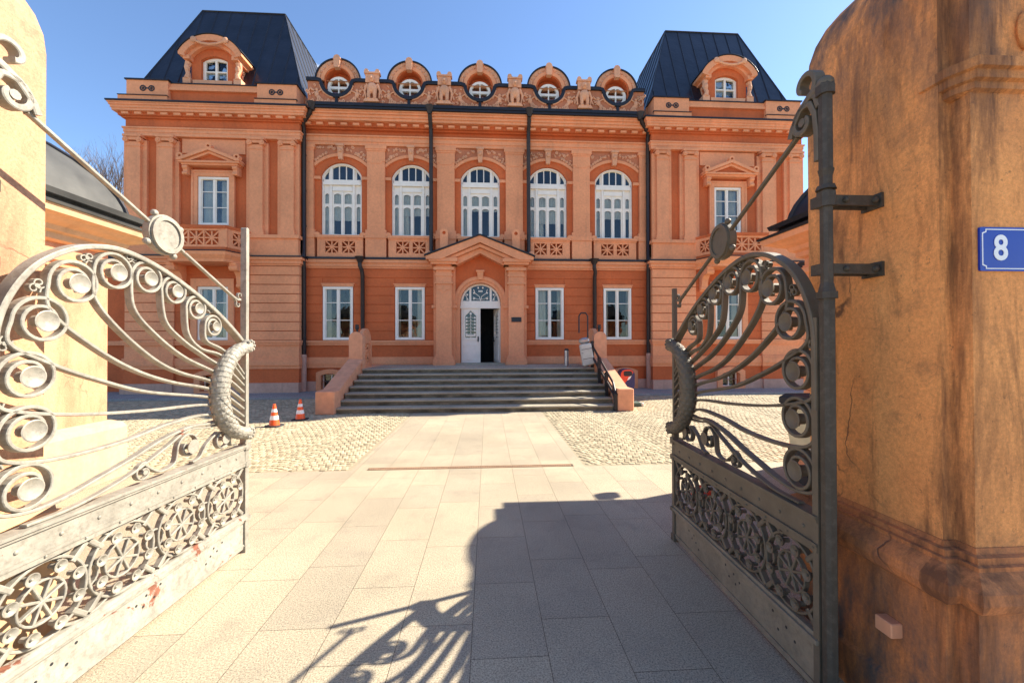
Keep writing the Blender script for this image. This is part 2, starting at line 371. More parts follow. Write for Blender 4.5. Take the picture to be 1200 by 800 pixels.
def strap(mb, pts, th, d0, d1):
    """flat bar swept along 2D points (x,z); th thickness in plane, between y=d0 and y=d1"""
    P = [Vector((p[0], p[1])) for p in pts]; L = len(P); vs = []; fs = []
    for k in range(L):
        d = P[min(k+1, L-1)]-P[max(k-1, 0)]
        d = d.normalized() if d.length > 1e-9 else Vector((1, 0)); nn = Vector((-d.y, d.x))*th/2
        a = P[k]+nn; b = P[k]-nn; e = min(th*0.2, 0.003)
        vs += [(a.x, d0+e, a.y), (a.x, d1-e, a.y), ((a.x*0.8+b.x*0.2), d1, a.y*0.8+b.y*0.2), (b.x*0.8+a.x*0.2, d1, b.y*0.8+a.y*0.2), (b.x, d1-e, b.y), (b.x, d0+e, b.y), (b.x*0.8+a.x*0.2, d0, b.y*0.8+a.y*0.2), (a.x*0.8+b.x*0.2, d0, a.y*0.8+b.y*0.2)]
    n = 8
    for k in range(L-1):
        for i in range(n): fs.append((k*n+i, k*n+(i+1) % n, (k+1)*n+(i+1) % n, (k+1)*n+i))
    fs += [tuple(range(n-1, -1, -1)), tuple((L-1)*n+i for i in range(n))]
    mb.add(vs, fs)
def spiral(cx, cz, r0, r1, a0, a1, n=22, p=1.0):
    return [(cx+(r0+(r1-r0)*(i/n)**p)*math.cos(R_(a0+(a1-a0)*i/n)), cz+(r0+(r1-r0)*(i/n)**p)*math.sin(R_(a0+(a1-a0)*i/n))) for i in range(n+1)]

# ------------------------------------------------------------------ ground
def plane(name, x0, x1, y0, y1, z, mat):
    o = MB().add([(x0, y0, z), (x1, y0, z), (x1, y1, z), (x0, y1, z)], [(0, 1, 2, 3)]).build(name, mat); return tag(o, kind='structure')
plane('ground', -900, 900, -900, 900, -0.012, 'asphalt_far')
plane('forecourt_paving', -12, 12, -8, 5.36, 0.0, 'slab_granite')
plane('path', -1.5, 1.52, 5.36, 9.82, 0.0, 'slab_granite')
plane('sand_bed', -14, -1.5, 5.36, 12.6, -0.006, 'joint_sand')
plane('sand_bed', 1.52, 14, 5.36, 12.6, -0.006, 'joint_sand')
tag(MB().bbox(-14, -3.9, 12.6, 14.6, -0.02, 0.06, 0.01).build('pavement', 'kerb_granite'), kind='structure')
tag(MB().bbox(3.9, 14, 12.6, 14.6, -0.02, 0.06, 0.01).build('pavement', 'kerb_granite'), kind='structure')
def cobbles(x0, x1, y0, y1, seed):
    rnd = random.Random(seed); mb = MB(); W = 1.15; s = 0.088
    ncol = int((x1-x0)/W)+2
    for c in range(ncol):
        xc = x0+W*(c+0.5); Rr = 0.92
        half = math.asin(min(1, (W/2)/Rr)); na = int(2*half*Rr/s)
        j = 0; y = y0-0.5
        while y < y1+0.4:
            for i in range(na):
                a = -half+2*half*(i+0.5+0.5*(j % 2)*0.6)/na
                if a > half: continue
                px = xc+Rr*math.sin(a); py = y+Rr*math.cos(a)-0.62
                if px < x0+0.045 or px > x1-0.045 or py < y0+0.04 or py > y1-0.04: continue
                hw = s*0.475*rnd.uniform(0.88, 1.0); hh = s*0.465*rnd.uniform(0.86, 1.0); zt = rnd.uniform(0.0, 0.008); rr = -a+rnd.uniform(-0.12, 0.12)
                co, si = math.cos(rr), math.sin(rr); vs = []
                for z, k in ((-0.02, 1.0), (zt-0.006, 1.0), (zt, 0.72)):
                    for dx, dy in ((-hw, -hh*0.7), (-hw*0.7, -hh), (hw*0.7, -hh), (hw, -hh*0.7), (hw, hh*0.7), (hw*0.7, hh), (-hw*0.7, hh), (-hw, hh*0.7)):
                        vs.append((px+(dx*co-dy*si)*k, py+(dx*si+dy*co)*k, z+rnd.uniform(-0.001, 0.001)))
                fs = [tuple(16+q for q in range(8))]
                for b in (0, 8):
                    for q in range(8): fs.append((b+q, b+(q+1) % 8, b+8+(q+1) % 8, b+8+q))
                mb.add(vs, fs)
            y += s*1.02; j += 1
    me = bpy.data.meshes.new('cobbles'); me.from_pydata(mb.v, [], mb.f); me.materials.append(MATS['cobble'])
    o = bpy.data.objects.new('cobbles', me); COL.objects.link(o); tag(o, kind='structure')
cobbles(-10.3, -1.52, 5.38, 12.58, 1)
cobbles(1.54, 11.4, 5.38, 12.58, 2)
# drain grate across the path
g = empty('drain_grate', (-0.2, 5.41, 0), 'thin rusty brown drain grate set across the pale stone path', 'drain')
mb = MB(); x = -1.28
while x < 1.36:
    mb.box(x, x+0.017, 5.375, 5.435, -0.002, 0.006); x += 0.03
mb.build('bar', 'rust_grate', g)
mb = MB(); mb.box(-1.3, 1.38, 5.362, 5.375, -0.002, 0.007); mb.box(-1.3, 1.38, 5.435, 5.448, -0.002, 0.007); mb.build('frame', 'rust_grate', g)
MB().box(-1.3, 1.38, 5.375, 5.435, -0.004, 0.0025).build('channel', 'interior', g)

# ------------------------------------------------------------------ mansion
M = 14.37; T = 13.97
H = empty('mansion', (0, 17, 0), 'two-storey orange mansion with a dark roofed tower at either end and five arched windows', 'mansion')
AW = [-4.774, -2.388, 0, 2.388, 4.774]      # arched window axes
GW = [-4.874, -2.435, 2.435, 4.874]
# --- wall shell
mb = MB()
mb.box(-11.5, 11.5, 16.6, 16.9, 0, 9.5)               # inner back of rooms
mb.box(-11.5, 11.5, 20.4, 20.6, 0, 9.5)
mb.box(-5.98, 5.98, 14.7, 16.6, 4.3, 4.5); mb.box(-11.2, -5.98, 14.3, 16.6, 4.3, 4.5); mb.box(5.98, 11.2, 14.3, 16.6, 4.3, 4.5)   # upper floors
mb.box(-5.98, 5.98, 14.68, 16.6, 0.6, 0.92)
mb.build('inner_wall', 'interior', H)
MB().box(-11.48, -11.18, 14.25, 20.4, 0, 9.5).build('side_wall', 'plaster_light', H); MB().box(11.18, 11.48, 14.25, 20.4, 0, 9.5).build('side_wall', 'plaster_light', H)
for q in (-1, 1):
    MB().box(*sorted((q*11.49, q*15.5)), 14.6, 19.5, 0, 4.24).build('side_wing', 'plaster_dark', H)
    MB().box(*sorted((q*11.49, q*15.6)), 14.5, 19.6, 4.24, 4.52).build('wing_cornice', 'plaster_light', H)
    MB().box(*sorted((q*11.49, q*15.55)), 14.52, 19.5, 1.62, 1.77).build('wing_band', 'plaster_light', H)
    MB().box(*sorted((q*11.49, q*15.65)), 14.45, 19.65, 4.522, 4.62).build('wing_flashing', 'flashing', H)
mb = MB(); mb.box(-11.3, 11.3, 14.5, 20.5, 9.5, 9.7); mb.build('roof_deck', 'roof_grey', H)
# main centre wall, ground floor backing and first floor with openings
door_open = segarch(0, 0.69, 0.93, 3.03, 3.74)
loops = [rect(-5.98, 5.98, 0, 4.5)] + [rect(c-0.507, c+0.507, 1.783, 3.62) for c in GW] + [door_open] + [rect(c-0.3, c+0.3, 0.13, 0.62) for c in (-5.1, 5.1)]
mb = MB(); mb.shape(loops, M+0.015, M+0.3); mb.build('wall', 'plaster_dark', H)
loops = [rect(-5.98, 5.98, 4.5, 9.5)] + [segarch(c, 0.69, 5.36, 7.45, 7.92) for c in AW]
mb = MB(); mb.shape(loops, M+0.10, M+0.3); mb.build('wall', 'plaster_dark', H)
# rusticated courses
def courses(x0, x1, z0, z1, n, yf, yb, openings):
    mb = MB(); h = (z1-z0)/n
    for i in range(n):
        a = z0+h*i+0.011; b = z0+h*(i+1)-0.011
        cuts = [(ox0, ox1) for ox0, ox1, oz0, oz1 in openings if oz0 < b-0.001 and oz1 > a+0.001]
        xs = [(x0, x1)]
        for c0, c1 in sorted(cuts):
            nx = []
            for s0, s1 in xs:
                if c1 <= s0 or c0 >= s1: nx.append((s0, s1)); continue
                if c0 > s0: nx.append((s0, c0))
                if c1 < s1: nx.append((c1, s1))
            xs = nx
        for s0, s1 in xs:
            e = 0.006
            mb.add([(s0, yb, a), (s1, yb, a), (s1, yf+e, a), (s0, yf+e, a), (s0, yf, a+e), (s1, yf, a+e), (s0, yf, b-e), (s1, yf, b-e), (s0, yf+e, b), (s1, yf+e, b), (s0, yb, b), (s1, yb, b)],
                   [(0, 1, 2, 3), (3, 2, 5, 4), (4, 5, 7, 6), (6, 7, 9, 8), (8, 9, 11, 10), (0, 3, 4, 6, 8, 10), (1, 11, 9, 7, 5, 2)])
    return mb
ops = [(c-0.53, c+0.53, 1.75, 3.64) for c in GW]
courses(-5.98, -1.6, 1.775, 4.235, 8, M-0.01, M+0.02, ops).build('rustication', 'plaster_dark', H)
courses(1.6, 5.98, 1.775, 4.235, 8, M-0.01, M+0.02, ops).build('rustication', 'plaster_dark', H)
def band(x0, x1, yf, z0, z1, p, mb, e=0.0):
    mb.box(x0, x1, yf-p, yf+0.05, z0, z1)
for s in (-1, 1):
    X0, X1 = sorted((s*1.62, s*5.97))
    mb = MB(); band(X0, X1, M, 1.62, 1.70, 0.05, mb); band(X0, X1, M, 1.70, 1.77, 0.085, mb); band(X0, X1, M, 1.60, 1.62, 0.03, mb)
    mb.build('water_table', 'plaster_light', H)
    mb = MB(); band(X0, X1, M, 0.96, 1.13, 0.075, mb); band(X0, X1, M, 1.13, 1.2, 0.045, mb); band(X0, X1, M, 0.84, 0.96, 0.055, mb); mb.build('base_moulding', 'plaster_light', H)
    mb = MB(); mb.shape([rect(X0, X1, 0.0, 0.38)]+[rect(s*5.1-0.33, s*5.1+0.33, 0.10, 0.379)], M-0.09, M+0.05); mb.build('plinth', 'plinth', H)
    # basement window with moulded surround
    mb = MB(); c = s*5.1
    mb.shape([segarch(c, 0.46, 0.02, 0.68, 0.80), segarch(c, 0.3, 0.12, 0.58, 0.65)], M-0.13, M+0.03); mb.build('window_surround', 'plaster_light', H)
    w = MB().shape([rect(c-0.3, c+0.3, 0.12, 0.64), rect(c-0.26, c-0.02, 0.16, 0.60), rect(c+0.02, c+0.26, 0.16, 0.60)], M+0.05, M+0.08).build('basement_window', 'white_paint', H)
    MB().box(c-0.28, c+0.28, M+0.085, M+0.09, 0.14, 0.62).build('pane', 'window_glass', w)
# string course + flashing
def stringc(x0, x1, yf):
    mb = MB(); band(x0, x1, yf, 4.24, 4.30, 0.05, mb); band(x0, x1, yf, 4.30, 4.42, 0.10, mb); band(x0, x1, yf, 4.42, 4.53, 0.16, mb); mb.build('string_course', 'plaster_light', H)
    MB().box(x0, x1, yf-0.20, yf+0.05, 4.532, 4.60).build('flashing', 'flashing', H)
stringc(-5.98, -1.5, M); stringc(1.5, 5.98, M)
# curtains
def curtain(x0, x1, z0, z1, y, parent, seed=0):
    mb = MB(); n = 26; rnd = random.Random(seed); ph = rnd.uniform(0, 6)
    vs = []
    for i in range(n+1):
        x = x0+(x1-x0)*i/n; yy = y+0.02*math.sin(i*1.7+ph)+0.01*math.sin(i*0.6)
        vs += [(x, yy, z0), (x, yy, z1)]
    mb.add(vs, [(2*i, 2*i+2, 2*i+3, 2*i+1) for i in range(n)])
    return mb.build('curtain', 'curtain_cloth', parent)
# ground-floor windows
def casement(name, c, hw, z0, z1, y, parent, rows=(0.28, 0.36, 0.36), deep=0.09, curt=None):
    t = 0.075; mid = 0.035; ph = 0.045
    holes = []; zz = z0+t; Ht = z1-z0-2*t; tot = sum(rows)
    for i, r in enumerate(reversed(rows)):
        h = Ht*r/tot; za = zz+0.012; zb = zz+h-0.012
        holes += [rect(c-hw+t+ph*0.6, c-mid-ph*0.5, za, zb), rect(c+mid+ph*0.5, c+hw-t-ph*0.6, za, zb)]; zz += h
    mb = MB(); mb.shape([rect(c-hw+t*0.7, c+hw-t*0.7, z0+t*0.7, z1-t*0.7)]+holes, y+0.02, y+0.055)
    mb.shape([rect(c-hw, c+hw, z0, z1), rect(c-hw+t, c+hw-t, z0+t, z1-t)], y-0.03, y+deep)
    mb.box(c-mid*0.8, c+mid*0.8, y-0.005, y+0.03, z0+t, z1-t)
    w = mb.build(name, 'white_paint', parent)
    MB().box(c-hw+t, c+hw-t, y+0.036, y+0.040, z0+t, z1-t).build('pane', 'window_glass', w)
    if curt:
        curtain(c-hw+t, c-hw+t+curt[0], z0+t, z1-t, y+0.14, w, int(c*7)+3); curtain(c+hw-t-curt[1], c+hw-t, z0+t, z1-t, y+0.14, w, int(c*5)+8)
    return w
for c in GW:
    casement('window', c, 0.5, 1.79, 3.61, M+0.01, H, curt={0: (0.16, 0.10), 1: (0.08, 0.2), 2: (0.3, 0.14), 3: (0.12, 0.06)}[GW.index(c)])
    mb = MB(); mb.box(c-0.53, c+0.53, M-0.035, M+0.02, 3.62, 3.70); mb.box(c-0.56, c+0.56, M-0.05, M+0.02, 3.70, 3.73); mb.build('window_head', 'plaster_light', H)
# --- first floor main
for i, c in enumerate(AW):
    # front layer: archivolt surround (light), inner archivolt (dark reveal)
    mb = MB(); mb.shape([segarch(c, 0.9, 5.32, 7.84, 8.19), segarch(c, 0.685, 5.36, 7.45, 7.915)], M+0.03, M+0.11); mb.build('arch_surround', 'plaster_dark', H)
    mb = MB()
    o_ = segarch(c, 0.90, 7.80, 7.84, 8.20); i_ = segarch(c, 0.88, 7.70, 7.74, 8.10)
    mb.shape([o_[2:]+i_[2:][::-1]], M-0.03, M+0.04)
    for s in (-1, 1): mb.box(c+s*0.80-0.11, c+s*0.80+0.11, M-0.035, M+0.05, 7.30, 7.40)
    mb.build('archivolt', 'plaster_light', H)
    # spandrel relief panel
    mb = MB(); n = 16; s_ = 0.76; Rr = (0.81+s_*s_)/(2*s_)
    mb.shape([[(c-0.9, 8.46), (c-0.9, 7.86)] + [(p[0], p[1]) for p in segarch(c, 0.9, 7.8, 7.845, 8.205, 18)[2:][::-1]] + [(c+0.9, 7.86), (c+0.9, 8.46)]], M-0.005, M+0.06)
    rnd = random.Random(40+i)
    mb.build('spandrel', 'parapet_ground', H)
    mb = MB()
    for s in (-1, 1):
        for q in range(7):
            px = c+s*(0.22+0.095*q); zlo = 8.22-0.36*((0.22+0.095*q)/0.9)**2; zz = rnd.uniform(zlo+0.08, 8.41)
            r = rnd.uniform(0.035, 0.06)
            sp = spiral(px, zz, r, 0.012, rnd.uniform(0, 360), rnd.uniform(400, 640), 14)
            mb.tube([(a, M-0.02, b) for a, b in sp], 0.024, 6)
        for q in range(5):
            px = c+s*(0.5+0.09*q); zz = 8.29-0.36*(abs(px-c)/0.9)**2; mb.tube([(a, M-0.02, b) for a, b in spiral(px, zz, 0.045, 0.01, q*70, q*70+400, 10)], 0.022, 6)
    mb.build('relief', 'plaster_relief', H)
    # keystone
    mb = MB(); mb.add([(c-0.10, M-0.14, 8.40), (c+0.10, M-0.14, 8.40), (c+0.07, M-0.09, 7.98), (c-0.07, M-0.09, 7.98), (c-0.10, M+0.04, 8.40), (c+0.10, M+0.04, 8.40), (c+0.07, M+0.04, 7.98), (c-0.07, M+0.04, 7.98)],
               [(0, 1, 2, 3), (4, 7, 6, 5), (0, 4, 5, 1), (3, 2, 6, 7), (0, 3, 7, 4), (1, 5, 6, 2)])
    mb.box(c-0.13, c+0.13, M-0.17, M+0.0, 8.40, 8.47); mb.ball((c, M-0.13, 8.26), 0.06, 8, 6, (1, 0.7, 1.2)); mb.build('keystone', 'plaster_relief', H, True)
    # window
    hw = 0.68; y = M+0.14; zc_, zs_ = 7.905, 7.45
    s__ = zc_-zs_; Rr = (hw*hw+s__*s__)/(2*s__); cz = zc_-Rr
    top = lambda x: cz+math.sqrt(max(0, (Rr-0.065)**2-(x-c)**2))
    def topl(a, b):
        pts = [(a, 7.36), (b, 7.36)]; return pts+[(b+(a-b)*k/6, top(b+(a-b)*k/6)) for k in range(7)]
    holes = [topl(c-0.61, c-0.475), topl(c+0.475, c+0.61), topl(c-0.34, c-0.135), topl(c-0.105, c+0.105), topl(c+0.135, c+0.34)]
    for a, b in ((-0.60, -0.47), (-0.30, -0.06), (0.06, 0.30), (0.47, 0.60)):
        def rr(z0, z1, a=a, b=b):
            m_ = (b-a)/2; return [(c+a, z0), (c+b, z0), (c+b, z1-0.05), (c+a+m_*1.5, z1-0.012), (c+a+m_, z1), (c+a+m_*0.5, z1-0.012), (c+a, z1-0.05)]
        holes += [rr(6.52, 6.88), rr(5.46, 6.43)]
    mb = MB(); mb.shape([segarch(c, hw, 5.36, zs_, zc_)]+holes, y+0.03, y+0.07)
    outer = segarch(c, hw, 5.37, zs_, zc_); inn = segarch(c, hw-0.05, 5.41, zs_, zc_-0.05)
    mb.shape([outer, inn], y-0.03, y+0.03)
    mb.box(c-hw+0.03, c+hw-0.03, y-0.05, y+0.03, 7.16, 7.26); mb.box(c-hw+0.03, c+hw-0.03, y-0.03, y+0.035, 7.265, 7.34)
    mb.box(c-0.34, c+0.34, y-0.01, y+0.04, 6.96, 7.11)
    for x in (-0.385, 0.385): mb.box(c+x-0.035, c+x+0.035, y-0.02, y+0.03, 5.42, 7.16); mb.box(c+x-0.03, c+x+0.03, y-0.02, y+0.03, 7.34, 7.78)
    mb.box(c-0.03, c+0.03, y-0.005, y+0.03, 5.42, 6.94)
    w = mb.build('arched_window', 'white_paint', H)
    MB().box(c-0.64, c+0.64, y+0.05, y+0.054, 5.4, 7.36).build('pane', 'window_glass', w)
    pts = segarch(c, hw-0.04, 7.36, 7.42, zc_-0.04); MB().shape([pts], y+0.05, y+0.054).build('pane', 'window_glass', w)
    curtain(c-0.62, c+0.62, 5.95+0.2*((i*7) % 3), 7.3, y+0.11, w, i); curtain(c-0.62, c-0.62+(0.5 if i % 2 else 0.3), 5.4, 7.3, y+0.15, w, i+9)
    # sill and pierced balustrade panel
    mb = MB(); mb.box(c-0.80, c+0.80, M-0.16, M+0.13, 5.27, 5.355); mb.box(c-0.77, c+0.77, M-0.12, M+0.13, 5.22, 5.27)
    for s in (-1, 1): mb.shape([[(c+s*0.76-0.1, 5.355)]+arc(c+s*0.76, 5.36, 0.1, 0, 180, 8)], M-0.14, M+0.02)
    mb.build('sill', 'plaster_light', H)
    def star(mb, cx, cz, a, yf, yb, th=0.042):
        for ang in (0, 45, 90, 135):
            L = a*(1.0 if ang % 90 == 0 else 1.36)
            d = Vector((math.cos(R_(ang)), math.sin(R_(ang))))
            strap(mb, [(cx-d.x*L, cz-d.y*L), (cx+d.x*L, cz+d.y*L)], th, yf+0.001*ang/45, yb)
        mb.cyl((cx, yf-0.006, cz), (cx, yb, cz), 0.045, None, 10)
    mb = MB()
    mb.shape([rect(c-0.76, c+0.76, 4.62, 5.22), rect(c-0.50, c-0.06, 4.76, 5.16), rect(c+0.06, c+0.50, 4.76, 5.16)], M-0.10, M+0.0)
    for s in (-1, 1): star(mb, c+s*0.28, 4.96, 0.205, M-0.09, M-0.02)
    mb.build('balustrade_panel', 'plaster_light', H)
# pilasters of the main block, between the windows
for c in (-5.83, -3.58, -1.193, 1.193, 3.58, 5.83):
    hw = 0.30 if abs(c) < 5 else 0.15
    mb = MB()
    mb.box(c-hw, c+hw, M-0.07, M+0.09, 5.56, 8.42)
    mb.box(c-hw-0.05, c+hw+0.05, M-0.10, M+0.09, 5.44, 5.56); mb.box(c-hw-0.08, c+hw+0.08, M-0.13, M+0.09, 5.27, 5.44)
    mb.box(c-hw-0.05, c+hw+0.05, M-0.10, M+0.09, 4.60, 5.27)
    # incised capital band
    mb.shape([[(c-hw-0.012, 8.30), (c-hw-0.012, 7.93), (c-hw*0.7, 7.93), (c-hw*0.62, 7.86), (c+hw*0.62, 7.86), (c+hw*0.7, 7.93), (c+hw+0.012, 7.93), (c+hw+0.012, 8.30)]], M-0.082, M-0.06)
    mb.box(c-hw-0.06, c+hw+0.06, M-0.12, M+0.09, 8.34, 8.46); mb.box(c-hw-0.03, c+hw+0.03, M-0.10, M+0.09, 8.28, 8.34)
    mb.build('pilaster', 'plaster_light', H, True)
# entablature main
def entab(x0, x1, yf, zs, side=0):
    a, b_, c_, d_, e_ = zs     # architrave bottom, frieze bottom, dentil bottom, cornice bottom, cornice top
    def bx(mb, p, z0, z1):
        p = p*0.64 if side else p
        l = x0-(p if side else 0); r = x1+(p if side else 0); mb.box(l, r, yf-p, yf+ (5.5 if side else 0.4), z0, z1)
    mb = MB(); bx(mb, 0.07, a, a+0.11); bx(mb, 0.095, a+0.11, b_-0.05); bx(mb, 0.14, b_-0.05, b_); mb.build('architrave', 'plaster_light', H)
    mb = MB(); bx(mb, 0.03, b_, c_); mb.build('frieze', 'plaster_dark', H)
    mb = MB(); bx(mb, 0.14, c_, c_+0.05); bx(mb, 0.24, c_+0.05, d_); mb.build('bed_moulding', 'plaster_dark', H)
    mb = MB(); x = x0+0.1 - (0.1 if side else 0)
    while x < x1-0.1:
        mb.box(x, x+0.21, yf-(0.215 if side else 0.33), yf-0.05, c_+0.06, c_+0.135); x += 0.40
    mb.build('dentil_row', 'plaster_light', H)
    h = e_-d_
    mb = MB(); bx(mb, 0.40, d_, d_+h*0.3); bx(mb, 0.44, d_+h*0.3, d_+h*0.62); bx(mb, 0.49, d_+h*0.62, d_+h*0.85); bx(mb, 0.53, d_+h*0.85, e_); mb.build('cornice', 'plaster_light', H)
entab(-5.98, 5.98, M, (8.47, 8.79, 8.97, 9.15, 9.44))
# gutter
mb = MB(); mb.box(-5.6, 5.6, M-0.60, M-0.0, 9.442, 9.60); mb.box(-5.6, 5.6, M-0.63, M-0.58, 9.52, 9.62); mb.build('gutter', 'flashing', H)
# parapet frieze with scooped tops, oculus dormers
PY = M-0.42
zb, zt = 9.6, 10.42; rs = 0.50
outl = [(-5.72, zb), (5.72, zb), (5.72, zt)]
for c in reversed(AW):
    outl += [(c+rs+0.12, zt), (c+rs+0.02, zt-0.03)] + arc(c, zt-0.02, rs, -6, -174, 14)+[(c-rs-0.02, zt-0.03), (c-rs-0.12, zt)]
outl += [(-5.72, zt)]
MB().shape([outl], PY, PY+0.35).build('parapet', 'parapet_ground', H)
mb = MB()
pl = [(-5.75, zt+0.04)]
for c in AW:
    pl += [(c-rs-0.14, zt+0.04), (c-rs-0.03, zt+0.01)] + arc(c, zt, rs, -172, -8, 14)+[(c+rs+0.03, zt+0.01), (c+rs+0.14, zt+0.04)]
pl += [(5.75, zt+0.04)]
strap(mb, pl, 0.11, PY-0.07, PY+0.36); mb.build('valley_gutter', 'flashing', H)
for c in AW: MB().box(c-0.045, c+0.045, PY-0.045, PY+0.01, 9.6, zt-rs).build('gutter_spout', 'flashing', H)
STAT = (-3.581, -1.194, 1.194, 3.581)
rnd = random.Random(5)
mb = MB()
def fig(mb, cx, s, z0):   # small winged relief figure with drapery
    y = PY-0.02
    mb.ball((cx, y, z0+0.46), 0.05, 8, 6, (1, 0.7, 1.1))
    mb.ball((cx, y, z0+0.31), 0.075, 8, 6, (1, 0.6, 1.5))
    for k in range(3): mb.tube([(cx+s*(0.02+0.03*k), y-0.01, z0+0.24), (cx+s*(0.05+0.06*k), y-0.03, z0+0.12), (cx+s*(0.0+0.07*k), y-0.01, z0+0.02)], 0.024, 6)
    mb.tube([(cx+s*0.05, y, z0+0.38), (cx+s*0.17, y-0.02, z0+0.44), (cx+s*0.24, y, z0+0.34)], 0.025, 6)
    mb.tube([(cx-s*0.05, y, z0+0.38), (cx-s*0.14, y-0.02, z0+0.30)], 0.02, 6)
    mb.tube([(cx-s*0.08, y, z0+0.42), (cx-s*0.2, y-0.01, z0+0.50), (cx-s*0.26, y, z0+0.40), (cx-s*0.2, y, z0+0.25)], 0.03, 6)
for st in STAT:
    for s in (-1, 1): fig(mb, st+s*0.52, s, 9.66)
for s in (-1, 1): fig(mb, s*5.42, -s, 9.66)
for c in AW:
    for s in (-1, 1):
        mb.tube([(c+s*(rs+0.06)*math.cos(t), PY-0.02, zt-(rs+0.06)*math.sin(t)) for t in [0.25+k*0.16 for k in range(8)]], 0.028, 6)
        for q in range(5):
            cx = c+s*(0.12+0.12*q); mb.tube([(a, PY-0.03, b) for a, b in spiral(cx, 9.71+0.04*(q % 2), 0.055, 0.01, 90*q, 90*q+420, 12)], 0.026, 6)
        for q in range(6):
            cx = c+s*(0.66+0.06*q); cz_ = rnd.uniform(9.75, 10.3); mb.tube([(a, PY-0.02, b) for a, b in spiral(cx, cz_, 0.05, 0.01, rnd.uniform(0, 360), rnd.uniform(400, 600), 10)], 0.022, 5)
mb.build('relief', 'plaster_relief', H, True)
for k, st in enumerate(STAT):
    mb = MB(); y = PY-0.08
    mb.shape([[(st-0.26, 9.66), (st+0.26, 9.66), (st+0.20, 9.76), (st-0.20, 9.76)]], y-0.16, y+0.1)
    for s in (-1, 1):
        mb.tube([(st+s*0.085, y-0.06, 9.76), (st+s*0.10, y-0.10, 9.90), (st+s*0.09, y-0.05, 10.08)], 0.055, 8, lambda t: 0.8+0.5*t)
        mb.ball((st+s*0.09, y-0.12, 9.77), 0.055, 8, 6, (1, 1.3, 0.6))
        mb.tube([(st+s*0.16, y, 10.3), (st+s*0.25, y+0.0, 10.1), (st+s*0.21, y+0.02, 9.85)], 0.05, 8, lambda t: 1.2-0.7*t)
    mb.ball((st, y-0.03, 10.16), 0.17, 12, 9, (1.0, 0.75, 1.15))
    mb.shape([[(st-0.22, 10.36), (st+0.22, 10.36), (st+0.22, 10.64), (st-0.22, 10.64)]], y-0.04, y+0.12)
    mb.shape([[(st-0.255, 10.64), (st+0.255, 10.64), (st+0.255, 10.72)]+arc(st+0.18, 10.72, 0.07, 0, 180, 8)+[(st+0.08, 10.69), (st-0.08, 10.69)]+arc(st-0.18, 10.72, 0.07, 0, 180, 8)+[(st-0.255, 10.72)]], y-0.08, y+0.13)
    mb.ball((st, y-0.08, 10.47), 0.11, 10, 8, (0.85, 0.8, 1.15)); mb.ball((st, y-0.17, 10.44), 0.04, 8, 6)
    mb.build('parapet_statue', 'plaster_relief', H, True)
